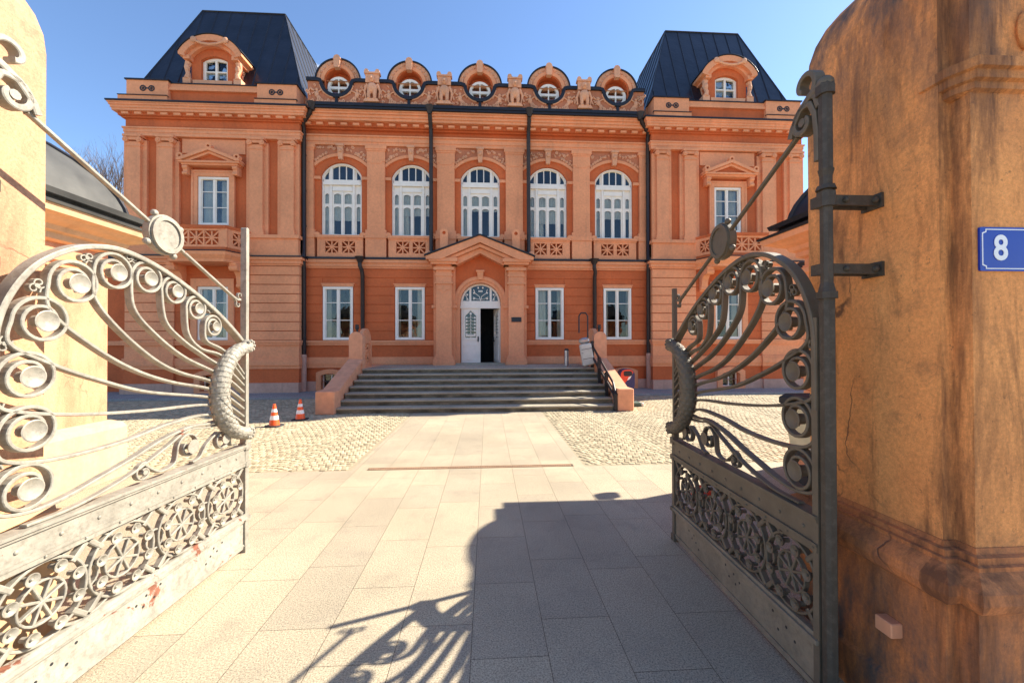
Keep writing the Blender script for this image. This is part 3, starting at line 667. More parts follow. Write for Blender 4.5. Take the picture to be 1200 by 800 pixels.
for k, c in enumerate(AW):
    Yd = PY+0.12; cz = 10.52
    d = MB().shape([[(c-0.72, cz)]+[(c+0.72, cz)]+arc(c, cz, 0.72, 0, 180, 24)[1:-1]+[], arc(c, cz-0.03, 0.46, 0.0, 360, 24)[:-1] if False else [(c-0.44, cz+0.001), (c+0.44, cz+0.001)]+arc(c, cz+0.001, 0.44, 0, 180, 20)[1:-1]], Yd, Yd+0.25).build('oculus_dormer', 'plaster_relief', H)
    mb = MB(); mb.shape([arc(c, cz-0.02, 0.56, 0, 180, 20)+arc(c, cz-0.02, 0.45, 180, 0, 20)], Yd-0.05, Yd+0.05)
    mb.build('archivolt', 'plaster_light', d)
    mb = MB()
    mb.shape([[(c+0.445, cz-0.55)]+arc(c, cz, 0.445, 0, 180, 20)+[(c-0.445, cz-0.55)]+[(c-0.40, cz-0.55)]+arc(c, cz, 0.40, 180, 0, 20)+[(c+0.40, cz-0.55)]], Yd+0.0, Yd+0.5)
    mb.box(c-0.5, c+0.5, Yd+0.27, Yd+0.29, cz-0.7, cz+0.05)
    mb.shape([arc(c, cz, 0.44, 0, 180, 20)], Yd+0.27, Yd+0.29)
    mb.build('reveal', 'plaster_dark', d)
    mb = MB()   # carved swags on the hood
    for s in (-1, 1):
        for q, a in enumerate((28, 42, 56, 70)):
            ax = c+s*0.63*math.cos(R_(a)); az = cz+0.63*math.sin(R_(a))
            mb.tube([(u, Yd-0.015, v) for u, v in spiral(ax, az, 0.045, 0.01, a*5, a*5+430, 12)], 0.017, 5)
        mb.tube([(c+s*0.62*math.cos(R_(a)), Yd-0.015, cz+0.62*math.sin(R_(a))) for a in (5, 12, 20)], 0.03, 6)
    mb.build('relief', 'plaster_relief', d, True)
    mb = MB(); mb.box(c-0.10, c+0.10, Yd-0.14, Yd+0.02, cz+0.40, cz+0.70); mb.box(c-0.08, c+0.08, Yd-0.17, Yd, cz+0.36, cz+0.43)
    mb.shape([[(c-0.13, cz+0.66), (c+0.13, cz+0.66)]+arc(c, cz+0.70, 0.11, 0, 180, 10)], Yd-0.13, Yd+0.2); mb.ball((c, Yd-0.10, cz+0.70), 0.08, 8, 6, (1, 0.6, 1)); mb.build('finial', 'plaster_relief', d, True)
    mb = MB(); strap(mb, arc(c, cz, 0.745, 0, 180, 28), 0.045, Yd-0.04, Yd+2.2); mb.build('hood_flashing', 'flashing', d)
    w = MB(); cw = 10.33; Yw = Yd+0.1
    w.shape([arc(c, cw, 0.37, 0, 360, 28)[:-1], [(c-0.24, cw+0.03), (c-0.02, cw+0.03), (c-0.02, cw+0.28)]+[(c+0.29*math.cos(R_(a)), cw+0.29*math.sin(R_(a))) for a in (110, 130, 150, 170)],
             [(c+0.02, cw+0.03), (c+0.24, cw+0.03)]+[(c+0.29*math.cos(R_(a)), cw+0.29*math.sin(R_(a))) for a in (10, 30, 50, 70)]+[(c+0.02, cw+0.28)],
             [(c-0.27, cw-0.05), (c-0.02, cw-0.05), (c-0.02, cw-0.28), (c-0.18, cw-0.22)], [(c+0.02, cw-0.05), (c+0.27, cw-0.05), (c+0.18, cw-0.22), (c+0.02, cw-0.28)]], Yw-0.04, Yw+0.04)
    w = w.build('oculus_window', 'white_paint', d)
mb = MB(); mb.box(-5.7, 5.7, PY+0.45, 20, 9.7, 9.92); mb.build('main_roof', 'roof_grey', H)
for k, c in enumerate(AW): MB().cyl((c, PY+0.27, 10.33), (c, PY+0.275, 10.33), 0.33, None, 24).build('pane', 'window_glass', H)

# --- end towers
TX0, TX1 = 6.0, 11.45; TC = 8.75
for s in (-1, 1):
    def bx(mb, a, b, y0, y1, z0, z1):
        x0, x1 = sorted((s*a, s*b)); mb.box(x0, x1, y0, y1, z0, z1)
    cx = s*TC
    # wall plates
    x0, x1 = sorted((s*TX0, s*TX1))
    mb = MB(); mb.shape([rect(x0, x1, 0, 4.5), rect(cx-0.5, cx+0.5, 1.76, 3.55), rect(cx-0.3, cx+0.3, 0.13, 0.6)], T+0.04, T+0.34); mb.shape([rect(x0, x1, 4.5, 9.45), rect(cx-0.5, cx+0.5, 5.56, 7.17)], T+0.10, T+0.36)
    bx(mb, 6.0, 6.3, T+0.36, M+0.4, 0, 9.45); mb.build('tower_wall', 'plaster_dark', H)
    # ground floor: rusticated side bays (light)
    for a, b in ((5.985, 7.55), (9.95, 11.47)):
        xa, xb = sorted((s*a, s*b))
        courses(xa, xb, 1.775, 4.235, 8, T-0.02, M+0.3 if a < 6.5 else T+0.2, []).build('rustication', 'plaster_light', H)
        mb = MB(); mb.box(xa-0.03, xb+0.03, T-0.08, T+0.3, 1.62, 1.70); mb.box(xa-0.05, xb+0.05, T-0.11, T+0.3, 1.70, 1.775); mb.build('water_table', 'plaster_light', H)
        mb = MB(); mb.box(xa+0.0, xb-0.0, T-0.03, T+0.3, 1.2, 1.62); mb.box(xa-0.05, xb+0.05, T-0.13, T+0.3, 0.95, 1.13); mb.box(xa-0.03, xb+0.03, T-0.09, T+0.3, 1.13, 1.2); mb.box(xa-0.03, xb+0.03, T-0.08, T+0.3, 0.84, 0.95); mb.build('base_moulding', 'plaster_light', H)
        mb = MB(); mb.box(xa-0.01, xb+0.01, T-0.05, T+0.3, 0.38, 0.84); mb.build('lower_wall', 'plaster_dark', H)
        mb = MB(); mb.box(xa-0.04, xb+0.04, T-0.15, T+0.3, 0.0, 0.38); mb.build('plinth', 'plinth', H)
    xa, xb = sorted((s*7.55, s*9.95))
    courses(xa, xb, 1.775, 4.235, 8, T+0.025, T+0.06, [(cx-0.68, cx+0.68, 1.7, 3.82)]).build('rustication', 'plaster_dark', H)
    mb = MB(); mb.box(xa, xb, T-0.03, T+0.1, 1.62, 1.70); mb.box(xa, xb, T-0.06, T+0.1, 1.70, 1.775); mb.build('water_table', 'plaster_light', H)
    mb = MB(); mb.box(xa, xb, T-0.06, T+0.1, 0.95, 1.13); mb.box(xa, xb, T-0.03, T+0.1, 1.13, 1.2); mb.box(xa, xb, T-0.02, T+0.1, 0.84, 0.95); mb.build('base_moulding', 'plaster_light', H)
    mb = MB(); mb.shape([rect(xa, xb, 0, 0.38), rect(cx-0.33, cx+0.33, 0.10, 0.379)], T-0.09, T+0.1); mb.build('plinth', 'plinth', H)
    MB().shape([segarch(cx, 0.5, 0.02, 0.68, 0.82), segarch(cx, 0.32, 0.12, 0.58, 0.66)], T-0.13, T+0.05).build('window_surround', 'plaster_light', H)
    w = MB().shape([rect(cx-0.32, cx+0.32, 0.12, 0.64), rect(cx-0.26, cx-0.02, 0.16, 0.60), rect(cx+0.02, cx+0.26, 0.16, 0.60)], T+0.06, T+0.09).build('basement_window', 'white_paint', H)
    MB().box(cx-0.28, cx+0.28, T+0.095, T+0.1, 0.14, 0.62).build('pane', 'window_glass', w)
    # ground window and surround
    MB().shape([rect(cx-0.68, cx+0.68, 1.70, 3.80), rect(cx-0.5, cx+0.5, 1.78, 3.55)], T-0.03, T+0.07).build('window_surround', 'plaster_light', H)
    casement('window', cx, 0.49, 1.79, 3.54, T+0.06, H, curt=(0.12, 0.2))
    # string course
    mb = MB(); xs0, xs1 = x0, x1
    for z0, z1, p in ((4.24, 4.30, 0.05), (4.30, 4.42, 0.10), (4.42, 4.50, 0.16)): mb.box(xs0-p, xs1+p, T-p, M+0.3, z0, z1)
    mb.build('string_course', 'plaster_light', H)
    MB().box(xs0-0.19, xs1+0.19, T-0.19, M+0.3, 4.502, 4.545).build('flashing', 'flashing', H)
    # first floor pedestals + pilasters
    for a, b in ((5.97, 7.62), (9.9, 11.5)):
        xa2, xb2 = sorted((s*a, s*b))
        mb = MB(); mb.box(xa2, xb2, T-0.10, T+0.2, 4.545, 4.66); mb.box(xa2+0.03, xb2-0.03, T-0.07, T+0.2, 4.66, 5.13); mb.box(xa2-0.02, xb2+0.02, T-0.13, T+0.2, 5.13, 5.24); mb.build('pedestal', 'plaster_light', H)
    for a, b in ((6.15, 6.566), (7.144, 7.565), (9.975, 10.405), (10.98, 11.41)):
        c = s*(a+b)/2; hw = (b-a)/2
        mb = MB(); mb.box(c-hw-0.05, c+hw+0.05, T-0.11, T+0.15, 5.24, 5.33); mb.box(c-hw-0.025, c+hw+0.025, T-0.095, T+0.15, 5.33, 5.42)
        mb.box(c-hw, c+hw, T-0.07, T+0.15, 5.42, 8.22)
        mb.box(c-hw-0.14, c-hw-0.0, T+0.02, T+0.15, 5.24, 8.3); mb.box(c+hw+0.0, c+hw+0.14, T+0.02, T+0.15, 5.24, 8.3)
        mb.box(c-hw-0.02, c+hw+0.02, T-0.09, T+0.15, 8.06, 8.10)
        mb.box(c-hw-0.07, c+hw+0.07, T-0.14, T+0.15, 8.36, 8.43)
        for q in (-1, 1):
            mb.cyl((c+q*(hw-0.01), T-0.13, 8.27), (c+q*(hw-0.01), T+0.05, 8.27), 0.085, None, 14); mb.cyl((c+q*(hw-0.01), T-0.145, 8.27), (c+q*(hw-0.01), T-0.12, 8.27), 0.04, None, 10)
        mb.box(c-hw+0.05, c+hw-0.05, T-0.11, T+0.1, 8.26, 8.35)
        mb.build('pilaster', 'plaster_light', H, True)
    # panel over window, moulded window frame, pediment
    mb = MB(); mb.shape([[(cx-1.0, 8.40), (cx-1.0, 7.93), (cx-0.72, 7.93), (cx-0.72, 7.87), (cx+0.72, 7.87), (cx+0.72, 7.93), (cx+1.0, 7.93), (cx+1.0, 8.40)]], T+0.04, T+0.12); mb.build('panel', 'plaster_light', H)
    mb = MB(); mb.shape([rect(cx-0.66, cx+0.66, 5.45, 7.34), rect(cx-0.5, cx+0.5, 5.57, 7.17)], T-0.0, T+0.11)
    mb.shape([rect(cx-0.68, cx+0.68, 5.44, 7.36), rect(cx-0.62, cx+0.62, 5.46, 7.30)], T-0.02, T+0.02); mb.build('window_surround', 'plaster_light', H)
    casement('window', cx, 0.49, 5.57, 7.16, T+0.07, H, curt=(0.32, 0.26))
    mb = MB(); zq = 7.52
    mb.box(cx-0.95, cx+0.95, T-0.24, T+0.1, zq, zq+0.06); mb.box(cx-0.88, cx+0.88, T-0.18, T+0.1, zq-0.06, zq)
    mb.shape([[(cx-0.97, zq+0.06), (cx-0.86, zq+0.06), (cx, zq+0.40), (cx+0.86, zq+0.06), (cx+0.97, zq+0.06), (cx+0.97, zq+0.12), (cx, zq+0.50), (cx-0.97, zq+0.12)]], T-0.27, T+0.1)
    mb.shape([[(cx-0.80, zq+0.07), (cx-0.60, zq+0.07), (cx, zq+0.31), (cx+0.60, zq+0.07), (cx+0.80, zq+0.07), (cx, zq+0.39)]], T-0.2, T+0.1)
    for q in (-1, 0, 1):
        zz = zq+0.53 if q == 0 else zq+0.20
        xq = cx+q*0.88; mb.shape([arc(xq, zz, 0.10, 0, 360, 16)[:-1], arc(xq, zz, 0.045, 0, 360, 12)[:-1]], T-0.26, T-0.1)
    for q in (-1, 1):
        xq = cx+q*0.78; mb.box(xq-0.07, xq+0.07, T-0.14, T+0.1, 7.18, 7.46); mb.cyl((xq-0.075, T-0.13, 7.20), (xq+0.075, T-0.13, 7.20), 0.055); mb.cyl((xq-0.075, T-0.12, 7.40), (xq+0.075, T-0.12, 7.40), 0.07)
    mb.build('window_pediment', 'plaster_light', H, True)
    MB().shape([[(cx-0.82, zq+0.06), (cx+0.82, zq+0.06), (cx, zq+0.38)]], T-0.1, T+0.05).build('tympanum', 'plaster_dark', H)
    # entablature
    entab(x0, x1, T, (8.43, 8.70, 8.98, 9.13, 9.38), side=1)
    mb = MB(); mb.box(x0-0.37, x1+0.37, T-0.37, T+5.9, 9.382, 9.43); mb.build('flashing', 'flashing', H)
    # blocking course + parapet
    mb = MB(); bx(mb, 5.98, 7.30, T-0.28, T+0.4, 9.43, 9.60); bx(mb, 10.0, 11.5, T-0.28, T+0.4, 9.43, 9.60); bx(mb, 6.0, 7.25, T-0.20, T+0.4, 9.60, 10.14); bx(mb, 10.03, 11.3, T-0.20, T+0.4, 9.60, 10.14)
    bx(mb, 7.25, 10.03, T-0.12, T+0.4, 9.97, 10.10); bx(mb, 7.25, 10.03, T-0.16, T+0.4, 9.88, 9.97)
    bx(mb, 5.98, 6.3, T+0.4, T+5.5, 9.43, 10.14); bx(mb, 11.0, 11.3, T+0.4, T+5.5, 9.43, 10.14)
    mb.build('parapet', 'plaster_light', H)
    mb = MB(); bx(mb, 7.25, 10.03, T-0.08, T+0.4, 9.43, 9.88); mb.build('parapet_panel', 'plaster_dark', H)
    mb = MB(); bx(mb, 5.95, 7.29, T-0.24, T+0.45, 10.14, 10.18); bx(mb, 9.99, 11.34, T-0.24, T+0.45, 10.14, 10.18); bx(mb, 7.29, 9.99, T-0.15, T+0.45, 10.10, 10.13); bx(mb, 5.95, 7.29, T-0.31, T-0.2, 9.60, 9.62); bx(mb, 9.99, 11.5, T-0.31, T-0.2, 9.60, 9.62); mb.build('parapet_flashing', 'flashing', H)
    for xr in (6.65, 10.66):
        mb = MB()
        for q in (-1, 1):
            ccx = s*xr+q*0.13; strap(mb, arc(ccx, 9.88, 0.085, 0, 360, 14), 0.03, T-0.215, T-0.20)
            for a in range(0, 180, 45): d = Vector((math.cos(R_(a)), math.sin(R_(a))))*0.07; strap(mb, [(ccx-d.x, 9.88-d.y), (ccx+d.x, 9.88+d.y)], 0.016, T-0.215, T-0.20)
        mb.box(s*xr-0.05, s*xr+0.05, T-0.214, T-0.20, 9.86, 9.90); mb.build('vent_grille', 'black_metal', H)
    # mansard roof with standing seams
    bz, tz = 10.16, 13.82
    B = [(s*5.98, 14.15), (s*11.25, 14.15), (s*11.25, 19.4), (s*5.98, 19.4)]; Tt = [(s*7.2, 15.5), (s*10.12, 15.5), (s*10.12, 18.2), (s*7.2, 18.2)]
    r = MB().loft([(B, bz), (Tt, tz)]).build('mansard_roof', 'roof_metal', H)
    mb = MB()
    def seam(p, q, w=0.026):
        p = Vector(p); q = Vector(q); mb.tube([p, q], w, 4)
    for k in range(4):
        b0, b1 = B[k], B[(k+1) % 4]; t0, t1 = Tt[k], Tt[(k+1) % 4]
        bv0 = Vector((*b0, bz)); bv1 = Vector((*b1, bz)); tv0 = Vector((*t0, tz)); tv1 = Vector((*t1, tz))
        L = (bv1-bv0).length; e = (bv1-bv0)/L; a0 = (tv0-bv0).dot(e); a1 = (tv1-bv0).dot(e)
        n = int(L/0.5)
        for i in range(n+1):
            d = L*(i+0.5)/(n+1); st_ = bv0+e*d
            slope = ((tv0+tv1)/2-(bv0+bv1)/2)
            slope = slope-e*slope.dot(e)
            f = 1.0
            if d < a0: f = d/a0
            if d > a1: f = (L-d)/(L-a1)
            seam(st_, st_+slope*f)
        seam(bv0, tv0, 0.03)
    tp = [Vector((*p, tz)) for p in Tt]
    for k in range(4): seam(tp[k], tp[(k+1) % 4], 0.04)
    mb.build('standing_seam', 'flashing', r)
    # carved dormer
    Yd = T+0.05
    d = MB()
    d.shape([segarch(cx, 0.72, 10.10, 11.1, 11.45), segarch(cx, 0.42, 10.34, 11.02, 11.16)], Yd, Yd+0.2)
    d.box(cx-0.72, cx-0.5, Yd+0.2, Yd+1.3, 10.1, 11.1); d.box(cx+0.5, cx+0.72, Yd+0.2, Yd+1.3, 10.1, 11.1)
    d = d.build('dormer', 'plaster_dark', H)
    mb = MB(); o2 = segarch(cx, 0.99, 11.12, 11.13, 11.72, 20)[2:]; i2 = segarch(cx, 0.80, 11.06, 11.07, 11.52, 20)[2:]
    mb.shape([o2+[(cx-0.99, 11.05), (cx-0.76, 10.98)]+i2[::-1]+[(cx+0.76, 10.98), (cx+0.99, 11.05)]], Yd-0.24, Yd+1.0)
    i3 = segarch(cx, 0.70, 11.0, 11.01, 11.42, 20)[2:]
    mb.shape([i2+i3[::-1]], Yd-0.12, Yd+0.2)
    mb.box(cx-0.86, cx-0.66, Yd-0.20, Yd+0.8, 10.93, 11.05); mb.box(cx+0.66, cx+0.86, Yd-0.20, Yd+0.8, 10.93, 11.05)
    mb.build('dormer_hood', 'plaster_light', d)
    mb = MB(); o4 = segarch(cx, 1.01, 11.14, 11.15, 11.75, 20)[2:]; strap(mb, o4, 0.03, Yd-0.26, Yd+1.1); mb.build('hood_flashing', 'flashing', d)
    mb = MB()
    for q in (-1, 1):
        mb.tube([(cx+q*0.79, Yd-0.02, 10.9), (cx+q*0.85, Yd-0.05, 10.72), (cx+q*0.77, Yd-0.08, 10.5), (cx+q*0.80, Yd-0.06, 10.36)], 0.085, 8, lambda t: 1.2-0.5*math.sin(t*3.14))
        mb.ball((cx+q*0.80, Yd-0.08, 10.68), 0.1, 8, 6, (0.8, 0.8, 1.4)); mb.box(cx+q*0.80-0.12, cx+q*0.80+0.12, Yd-0.12, Yd+0.25, 10.14, 10.36)
        mb.ball((cx+q*0.5, Yd-0.26, 11.52), 0.10, 8, 6, (1, 0.5, 1))
        mb.tube([(cx+q*0.5, Yd-0.25, 11.5), (cx+q*0.25, Yd-0.26, 11.40), (cx, Yd-0.26, 11.37)], 0.04, 6)
        for z in (10.45, 10.65, 10.85):
            mb.tube([(cx+q*0.735, Yd+0.35+u, v) for u, v in spiral(0.0, z, 0.09, 0.02, 90, 540, 12)], 0.03, 5)
    mb.box(cx-0.62, cx+0.62, Yd-0.10, Yd+0.12, 10.16, 10.30); mb.build('carving', 'plaster_relief', d, True)
    w = MB().shape([segarch(cx, 0.42, 10.33, 11.01, 11.15), rect(cx-0.33, cx-0.035, 10.41, 10.68), rect(cx+0.035, cx+0.33, 10.41, 10.68), [(cx-0.33, 10.72), (cx-0.035, 10.72), (cx-0.035, 11.07), (cx-0.33, 11.02)], [(cx+0.035, 10.72), (cx+0.33, 10.72), (cx+0.33, 11.02), (cx+0.035, 11.07)]], Yd+0.10, Yd+0.16).build('dormer_window', 'white_paint', d)
    MB().box(cx-0.49, cx+0.49, Yd+0.30, Yd+0.32, 10.3, 11.1).build('blind', 'curtain_cloth', d)
    MB().box(cx-0.4, cx+0.4, Yd+0.165, Yd+0.17, 10.36, 11.08).build('dormer_pane', 'window_glass', d)
    # balcony
    bal = MB(); f0 = T-0.78
    def trap(o=0.0): return [(cx-1.3-o, T+0.1), (cx-0.85-o*0.8, f0-o), (cx+0.85+o*0.8, f0-o), (cx+1.3+o, T+0.1)]
    bal.loft([(trap(-0.02), 4.22), (trap(0.0), 4.30), (trap(0.05), 4.36), (trap(0.10), 4.42), (trap(0.12), 4.52)])
    b_ = bal.build('balcony', 'plaster_light', H)
    MB().loft([(trap(0.14), 4.521), (trap(0.13), 4.55)]).build('flashing', 'flashing', b_)
    mb = MB(); mb.loft([(trap(0.03), 4.55), (trap(0.03), 4.66)]); mb.loft([(trap(0.05), 5.24), (trap(0.06), 5.33)]); mb.build('rail', 'plaster_dark', b_)
    mb = MB()
    def pier_(p): mb.box(p[0]-0.09, p[0]+0.09, p[1]-0.03, p[1]+0.15, 4.66, 5.24)
    for p in trap(-0.02)[1:3]: pier_(p)
    hs = []
    for k in range(3): hs.append(rect(cx-0.69+0.46*k+0.02, cx-0.69+0.46*k+0.44, 4.73, 5.17))
    mb.shape([rect(cx-0.78, cx+0.78, 4.66, 5.24)]+hs, f0+0.0, f0+0.08)
    for k in range(3): star(mb, cx-0.69+0.46*k+0.23, 4.95, 0.21, f0+0.01, f0+0.06)
    for q in (-1, 1):
        sd = MB(); sd.shape([rect(0.05, 0.80, 4.66, 5.24), rect(0.2, 0.6, 4.75, 5.15)], -0.04, 0.04); star(sd, 0.4, 4.95, 0.19, -0.03, 0.03)
        A = Vector((cx+q*0.86, f0+0.03)); Bv = Vector((cx+q*1.28, T+0.05)); dd = (Bv-A).normalized(); nn = Vector((-dd.y, dd.x))
        sd.map(lambda p: (A.x+dd.x*p[0]+nn.x*p[1], A.y+dd.y*p[0]+nn.y*p[1], p[2])); mb.add(sd.v, sd.f)
    mb.build('balustrade', 'plaster_light', b_)
    mb = MB(); mb.loft([(trap(-0.08), 4.68), (trap(-0.08), 5.20)]); mb.build('balustrade_backing', 'plaster_dark', b_)
    for q in (-1, 1):
        xq = cx+q*0.95; mb = MB()
        side = [(0, 4.24), (-0.62, 4.24), (-0.62, 4.16), (-0.5, 4.04), (-0.36, 3.98), (-0.26, 3.84), (-0.22, 3.62), (-0.12, 3.46), (0, 3.42)]
        vs = [(xq-0.11, T+0.08+a, b) for a, b in side]+[(xq+0.11, T+0.08+a, b) for a, b in side]; n = len(side)
        mb.add(vs, [tuple(range(n)), tuple(range(2*n-1, n-1, -1))]+[(i, n+i, n+(i+1) % n, (i+1) % n) for i in range(n)])
        mb.cyl((xq-0.13, T-0.44, 4.08), (xq+0.13, T-0.44, 4.08), 0.1, None, 14); mb.cyl((xq-0.13, T-0.08, 3.56), (xq+0.13, T-0.08, 3.56), 0.07, None, 12)
        mb.build('bracket', 'plaster_light', b_)

# --- portico
mb = MB()
for q in (-1, 1):
    c = q*1.22; y0 = M-0.5
    mb.box(c-0.37, c+0.37, M-0.30, M+0.05, 0.93, 4.30)
    mb.box(c-0.26, c+0.26, y0, M-0.2, 1.25, 4.30)
    mb.box(c-0.36, c+0.36, y0-0.08, M-0.1, 0.93, 1.12); mb.box(c-0.32, c+0.32, y0-0.05, M-0.12, 1.12, 1.2); mb.box(c-0.29, c+0.29, y0-0.03, M-0.14, 1.2, 1.25)
    mb.box(c-0.30, c+0.30, y0-0.04, M-0.1, 3.66, 3.72); mb.box(c-0.28, c+0.28, y0-0.02, M-0.1, 3.92, 4.0)
    mb.shape([[(c-0.22, 3.62), (c-0.22, 3.46), (c-0.1, 3.46)]+arc(c, 3.46, 0.08, 180, 360, 8)+[(c+0.1, 3.46), (c+0.22, 3.46), (c+0.22, 3.62)]], y0-0.015, y0+0.05)
    mb.box(c-0.34, c+0.34, y0-0.07, M+0.0, 4.12, 4.22); mb.box(c-0.42, c+0.42, y0-0.16, M+0.0, 4.30, 4.38); mb.box(c-0.47, c+0.47, y0-0.22, M+0.0, 4.38, 4.50)
    for qq in (-1, 1): mb.box(c+qq*0.34-0.09, c+qq*0.34+0.09, M-0.36, M+0.05, 2.86, 2.96)
mb.build('portico_pillar', 'plaster_light', H)
mb = MB()
mb.shape([segarch(0, 0.93, 0.93, 3.0, 3.98), segarch(0, 0.70, 0.931, 3.03, 3.75)], M-0.22, M+0.02)
o_ = segarch(0, 0.90, 3.0, 3.01, 3.95, 20)[2:]; i_ = segarch(0, 0.80, 3.0, 3.01, 3.85, 20)[2:]; mb.shape([o_+i_[::-1]], M-0.26, M-0.2)
mb.build('door_arch', 'plaster_light', H)
MB().shape([[(-0.9, 3.0), (-0.9, 4.75), (0.9, 4.75), (0.9, 3.0)]+segarch(0, 0.93, 3.0, 3.01, 3.985, 20)[2:]], M-0.18, M+0.0).build('portico_wall', 'plaster_dark', H)
mb = MB(); mb.add([(-0.11, M-0.36, 4.10), (0.11, M-0.36, 4.10), (0.08, M-0.3, 3.84), (-0.08, M-0.3, 3.84), (-0.11, M-0.1, 4.10), (0.11, M-0.1, 4.10), (0.08, M-0.1, 3.84), (-0.08, M-0.1, 3.84)], [(0, 1, 2, 3), (4, 7, 6, 5), (0, 4, 5, 1), (3, 2, 6, 7), (0, 3, 7, 4), (1, 5, 6, 2)]); mb.box(-0.14, 0.14, M-0.38, M-0.1, 4.10, 4.16); mb.build('keystone', 'plaster_light', H)
ped = MB(); y0 = M-0.5
ped.shape([[(-1.78, 4.44), (-1.30, 4.44), (0, 5.02), (1.30, 4.44), (1.78, 4.44), (1.80, 4.54), (0, 5.24), (-1.80, 4.54)]], y0-0.26, M+0.02)
ped.shape([[(-1.28, 4.44), (-1.02, 4.44), (0, 4.88), (1.02, 4.44), (1.28, 4.44), (0, 4.99)]], y0-0.16, M+0.01)
ped.shape([[(-1.0, 4.30), (-0.78, 4.30), (0, 4.70), (0.78, 4.30), (1.0, 4.30), (1.0, 4.44), (0, 4.87), (-1.0, 4.44)]], y0-0.04, M-0.0)
ped.build('portico_pediment', 'plaster_light', H)
mb = MB(); strap(mb, [(-1.84, 4.565), (0, 5.27), (1.84, 4.565)], 0.045, y0-0.3, M+0.05); mb.build('flashing', 'flashing', H)
for q in (-1, 1):
    mb = MB(); c = q*1.22; mb.shape([rect(c-0.13, c+0.13, 4.75, 5.45)[:2]+arc(c, 5.43, 0.13, 0, 180, 10), arc(c, 5.40, 0.06, 0, 360, 12)[:-1]], y0+0.05, y0+0.2); mb.build('pinnacle', 'plaster_light', H)
    MB().box(c-0.07, c+0.07, y0+0.11, y0+0.13, 5.3, 5.5).build('pinnacle_backing', 'plaster_dark', H)
    MB().ball((q*1.74, y0-0.1, 4.66), 0.1, 10, 8, (1, 1, 1.1)).build('acroterion', 'plaster_light', H, 'all')
# door: fixed left leaf closed, right leaf open inwards, fanlight
yd = M-0.02
def discs(mb, pts, y, r=0.028):
    for x, z in pts: mb.cyl((x, y-0.008, z), (x, y+0.004, z), r, None, 10)
fan = MB()
top = segarch(0, 0.685, 2.96, 3.04, 3.74)
def fl(a, b, n=6):
    s_ = 0.70; Rr = (0.469+s_*s_)/(2*s_); cz = 3.74-Rr
    return [(a, 3.14), (b, 3.14)]+[(b+(a-b)*k/n, cz+math.sqrt(max(0, (Rr-0.06)**2-(b+(a-b)*k/n)**2))) for k in range(n+1)]
fan.shape([top, fl(-0.62, -0.39), fl(-0.32, 0.32, 12), fl(0.39, 0.62)], yd, yd+0.06); fan.box(-0.70, 0.70, yd-0.04, yd+0.06, 2.88, 2.96); fan.box(-0.69, 0.69, yd-0.02, yd+0.05, 2.96, 3.10)
D = fan.build('fanlight', 'white_paint', H)
mb = MB()
for q in (-1, 1):
    mb.tube([(0, yd+0.02, 3.15), (q*0.04, yd+0.02, 3.3), (q*0.2, yd+0.02, 3.42), (q*0.24, yd+0.02, 3.55)], 0.012, 5)
    mb.tube([(0, yd+0.02, 3.2), (q*0.12, yd+0.02, 3.2), (q*0.26, yd+0.02, 3.28)], 0.01, 5)
    mb.tube([(q*0.42, yd+0.02, 3.16), (q*0.5, yd+0.02, 3.3), (q*0.56, yd+0.02, 3.4)], 0.01, 5)
discs(mb, [(-.23, 3.22), (.23, 3.22), (-.23, 3.42), (.23, 3.42), (-.08, 3.60), (.08, 3.60), (0, 3.48), (-.05, 3.48), (.05, 3.48), (-.46, 3.2), (.46, 3.2), (-.46, 3.36), (.46, 3.36), (-.54, 3.46), (.54, 3.46), (-.45, 3.52), (.45, 3.52)], yd+0.01, 0.032)
mb.build('grille', 'white_paint', D)
MB().shape([[(p[0]*0.97, min(p[1], 3.70)) for p in top]], yd+0.045, yd+0.05).build('pane', 'window_glass', D)
